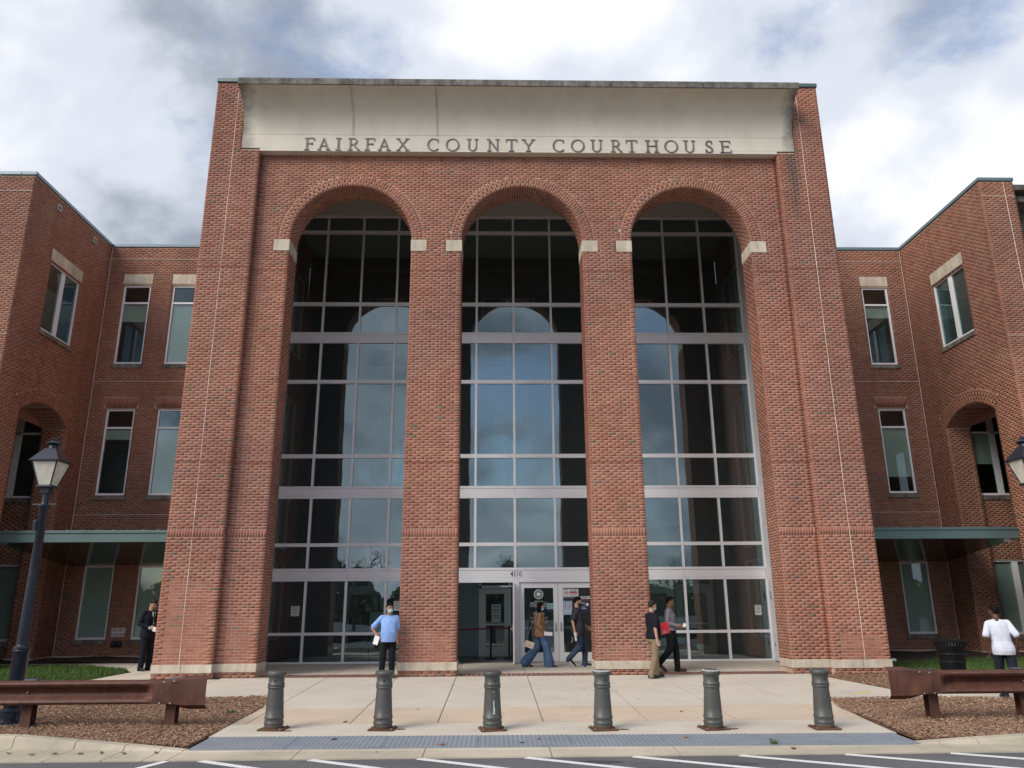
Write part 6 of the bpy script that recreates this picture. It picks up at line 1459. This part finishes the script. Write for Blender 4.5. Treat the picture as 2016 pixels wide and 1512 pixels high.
# 5 man in grey shirt
figure('bearded man in grey long-sleeved shirt and black trousers with glasses', (3.56, 0.62, 0), (.94, -.34), 1.74, S_brown, C_grey, C_black, M_shoeb, pose=dict(kneeL=(-.10, .09, .50), ankL=(-.10, .10, .085), toeL=(-.12, .28, .03), kneeR=(.10, -.02, .52), ankR=(.10, -.30, .20), toeR=(.10, -.17, .04), elL=(-.22, -.02, 1.12), wrL=(-.10, .22, 1.06), elR=(.23, -.05, 1.13), wrR=(.13, .22, 1.05)),
       sleeve='long', glasses=True, hem=.97, look=(6, -8), handR=dict(dir=(-.4, .9, 0), curl=1.0), handL=dict(dir=(.4, .9, 0), curl=1.0), width=.98)
# 6 man in dark suit, half hidden by the tower edge
e6, J6, k6 = figure('man in dark navy suit and tie looking down, half hidden behind the brick pier', (-9.66, 2.30, 0), (.85, -.52), 1.78, S_fair, C_suit, C_suit, M_shoe, hair=M_hairg, pose=dict(elR=(.25, -.05, 1.13), wrR=(.13, .20, 1.03), elL=(-.24, -.03, 1.13), wrL=(-.11, .21, 1.03), head=(0, .045, 1.615)), sleeve='long', hem=.76, look=(0, -28), handR=dict(dir=(-.5, .9, .1), curl=.9), handL=dict(dir=(.5, .9, .1), curl=.9), shirt_name='suit_jacket', loose=.012)
m_ = MB(); m_.prism([(-.045, .115, 1.42), (.045, .115, 1.42), (.006, .155, 1.12), (-.006, .155, 1.12)], (0, .012, .004), C_white); m_.build('shirt_front', e6)
m_ = MB(); m_.prism([(-.016, .128, 1.41), (.016, .128, 1.41), (.024, .165, 1.18), (0, .168, 1.14), (-.024, .165, 1.18)], (0, .010, .003), M_black); m_.build('tie', e6)
m_ = MB()
for s_, S in ((-1, 'L'), (1, 'R')):
    el, wr = V3(J6['el' + S]), V3(J6['wr' + S]); m_.tube([el.lerp(wr, .90), el.lerp(wr, 1.02)], .040, C_white, 12)
m_.build('shirt_cuffs', e6)
# 7 man in white T-shirt walking away
figure('man in white T-shirt and navy trousers walking away behind the guard rail', (8.60, -4.25, G(-4.25) - .02), (.30, .95), 1.66, S_dark, C_white, C_navyt, M_shoe, pose=dict(elL=(-.295, -.08, 1.12), wrL=(-.25, .03, .88), elR=(.25, -.12, 1.13), wrR=(.25, .02, .90), kneeL=(-.10, .10, .52), ankL=(-.1, .02, .085), toeL=(-.12, .18, .03), kneeR=(.10, -.05, .50), ankR=(.10, -.25, .13), toeR=(.11, -.1, .03), chest=(-.02, .03, 1.28), neck=(-.03, .05, 1.45), head=(-.03, .09, 1.605), shL=(-.195, .03, 1.375), shR=(.150, .03, 1.395)),
       width=.98, hem=.80, look=(32, 0), collar=False, loose=.006)

# things in hands
def card(name, label, cat, loc, rot, size, mat, th=.004):
    m_ = MB(); m_.box((-size[0] / 2, -th / 2, -size[1] / 2), (size[0] / 2, th / 2, size[1] / 2), mat); o = m_.build(name, loc=loc); o.rotation_euler = rot; tag(o, label, cat); return bevel(o, .0015)
M_folder = plain('red_folder', (0.72, 0.028, 0.055), .5, 0, .03)
card('folder', 'bright red folder held by the man in the black polo', 'folder', (3.13, -0.60, 1.02), (rad(6), rad(-12), rad(18)), (.30, .25), M_folder, .012)
M_sheet = plain('white_sheet', (.75, .76, .80), .7, 0, .03)
card('folded_paper', 'white folded paper in the hand of the man in blue', 'paper', (-3.395, -0.40, .805), (0, rad(16), rad(-10)), (.12, .19), M_sheet)
card('white_envelope', 'white papers held by the woman in the tan blouse', 'paper', (0.70, 2.29, .835), (0, rad(3), 0), (.22, .09), M_sheet)
card('small_paper', 'small white paper held by the bearded man', 'paper', (3.85, .38, 1.07), (0, rad(25), 0), (.07, .09), M_sheet)
card('white_card', 'pale card in the hands of the suited man', 'paper', (-9.41, 2.02, 1.02), (0, rad(20), 0), (.09, .11), M_sheet)
card('white_phone', 'white phone in the hand of the man in charcoal', 'phone', (1.40, 2.17, .76), (0, rad(-8), 0), (.05, .20), M_sheet, .01)
m_ = MB()
for z, x in ((.0, 0), (-.05, .012), (-.10, -.012)): m_.ell((x, 0, z), (.018, .006, .03), M_bolt, 8, 6)
o = m_.build('key_ring', loc=(1.31, 2.16, .73)); tag(o, 'bunch of keys hanging from the hand of the man in charcoal', 'keys')
card('white_slip', 'white slip tucked at the hip of the man in the white T-shirt', 'paper', (8.92, -4.20, .80), (0, rad(20), 0), (.07, .12), M_sheet)
# handbag
e = empty('handbag', (0.20, 2.20, .58)); tag(e, 'small cream handbag on a chain hanging behind the woman', 'handbag'); M_bag = plain('cream_leather', (0.66, 0.55, 0.40), .5, 0, .05)
m_ = MB(); m_.box((-.12, -.03, -.09), (.12, .03, .075), M_bag, Matrix.Rotation(rad(18), 3, 'Y')); bevel(m_.build('pouch', e), .014)
m_ = MB(); m_.box((-.12, -.036, -.02), (.12, -.031, .075), M_bag, Matrix.Rotation(rad(18), 3, 'Y')); bevel(m_.build('flap', e), .002)
m_ = MB(); m_.ell((0.0, -.040, -.012), (.014, .005, .014), M_orange, 8, 6); m_.build('clasp', e)
m_ = MB(); m_.tube([(-.10, 0, .10), (-.02, .0, .30), (.10, .06, .55), (.22, .12, .80)], .006, M_bolt, 6); m_.tube([(.115, 0, .03), (.08, .03, .30), (.16, .08, .55), (.22, .12, .80)], .006, M_bolt, 6); m_.build('chain', e)

# ================================================================ TREES ACROSS THE ROAD (seen as reflections)
M_bark = plain('bark', (0.075, 0.06, 0.048), .95, 0, .3, 12.0, bmp=.6)
M_tleaf = attr_mat('tree_leaf', [(0, (0.045, 0.065, 0.02)), (.5, (0.085, 0.10, 0.03)), (.8, (0.17, 0.12, 0.04)), (1, (0.22, 0.10, 0.035))], .7)
def tree(x, y, h, label, leaves=1500, seed=1):
    r = random.Random(seed); e = empty('tree', (x, y, -.4)); tag(e, label, 'tree', 'trees across the road'); m_ = MB(); tips = []
    def grow(p, d, L, rd, dep):
        pts = [p]; q = p; dd = d
        for i in range(4): dd = (dd + V3((r.uniform(-.14, .14), r.uniform(-.14, .14), r.uniform(-.02, .12)))).normalized(); q = q + dd * L / 4; pts.append(q)
        m_.tube(pts, [rd, rd * .92, rd * .84, rd * .76, rd * .66], M_bark, 7 if dep < 2 else 5)
        if dep >= 4: tips.append(q); return
        for _ in range(3 if dep < 3 else 2):
            a = r.uniform(0, 6.283); t = r.uniform(.45, .85); nd = (dd * math.cos(t) + V3((math.cos(a), math.sin(a), .25)) * math.sin(t)).normalized(); grow(pts[r.choice((2, 3, 4))], nd, L * r.uniform(.6, .78), rd * .58, dep + 1)
        if dep > 1: tips.append(q)
    grow(V3((0, 0, 0)), V3((0, 0, 1)), h * .36, h * .022, 0); m_.build('trunk', e)
    V, F, R_ = [], [], []
    for _ in range(leaves):
        t = r.choice(tips); c = t + V3((r.gauss(0, .35), r.gauss(0, .35), r.gauss(0, .3))); a = V3((r.gauss(0, 1), r.gauss(0, 1), r.gauss(0, 1))).normalized(); b = a.cross(V3((r.gauss(0, 1), r.gauss(0, 1), r.gauss(0, 1)))).normalized(); s_ = r.uniform(.05, .11); i = len(V)
        V += [tuple(c - a * s_), tuple(c + b * s_ * .5), tuple(c + a * s_), tuple(c - b * s_ * .5)]; F.append((i, i + 1, i + 2, i + 3)); R_.append(r.random())
    attr_mesh('crown', V, F, R_, M_tleaf, e)
TL = ['bare branching tree across the road, widest of its row', 'slender half-bare tree across the road with reddish leaves', 'leafy tree across the road opposite the open doors', 'tall thin tree across the road behind the parking bays', 'low spreading tree across the road at the end of its row', 'dense tree across the road beside the tallest one']
for i, (x, y, h, lv) in enumerate(((-13, -44, 8.0, 350), (-6.5, -47, 7.0, 500), (1.5, -46, 7.2, 700), (8.5, -45, 8.0, 400), (15, -43, 7.0, 700), (-21, -46, 9.0, 800))): tree(x, y, h, TL[i], lv, 11 + i)
# far-off wood closing the view beyond the car park: one mass of leaves
r_ = random.Random(5); V, F, R_ = [], [], []
for _ in range(60000):
    x = r_.uniform(-85, 85); top = 5.2 + 1.4 * math.sin(x * .21) + 1.4 * math.sin(x * .57 + 1) + .8 * math.sin(x * 1.3); z = -.4 + top * (r_.random() ** 1.25) * .95; y = -80 + r_.uniform(-4, 4) * (1.1 - z / (top + 1))
    a = V3((r_.gauss(0, 1), r_.gauss(0, 1), r_.gauss(0, 1))).normalized(); b = a.cross(V3((r_.gauss(0, 1), r_.gauss(0, 1), r_.gauss(0, 1)))).normalized(); q = r_.uniform(.2, .5); i = len(V); c = V3((x, y, z))
    V += [tuple(c - a * q), tuple(c + b * q * .6), tuple(c + a * q), tuple(c - b * q * .6)]; F.append((i, i + 1, i + 2, i + 3)); R_.append(r_.random())
tag(attr_mesh('far_wood', V, F, R_, M_tleaf), 'far-off line of trees beyond the car park across the road', 'wood', kind='stuff')
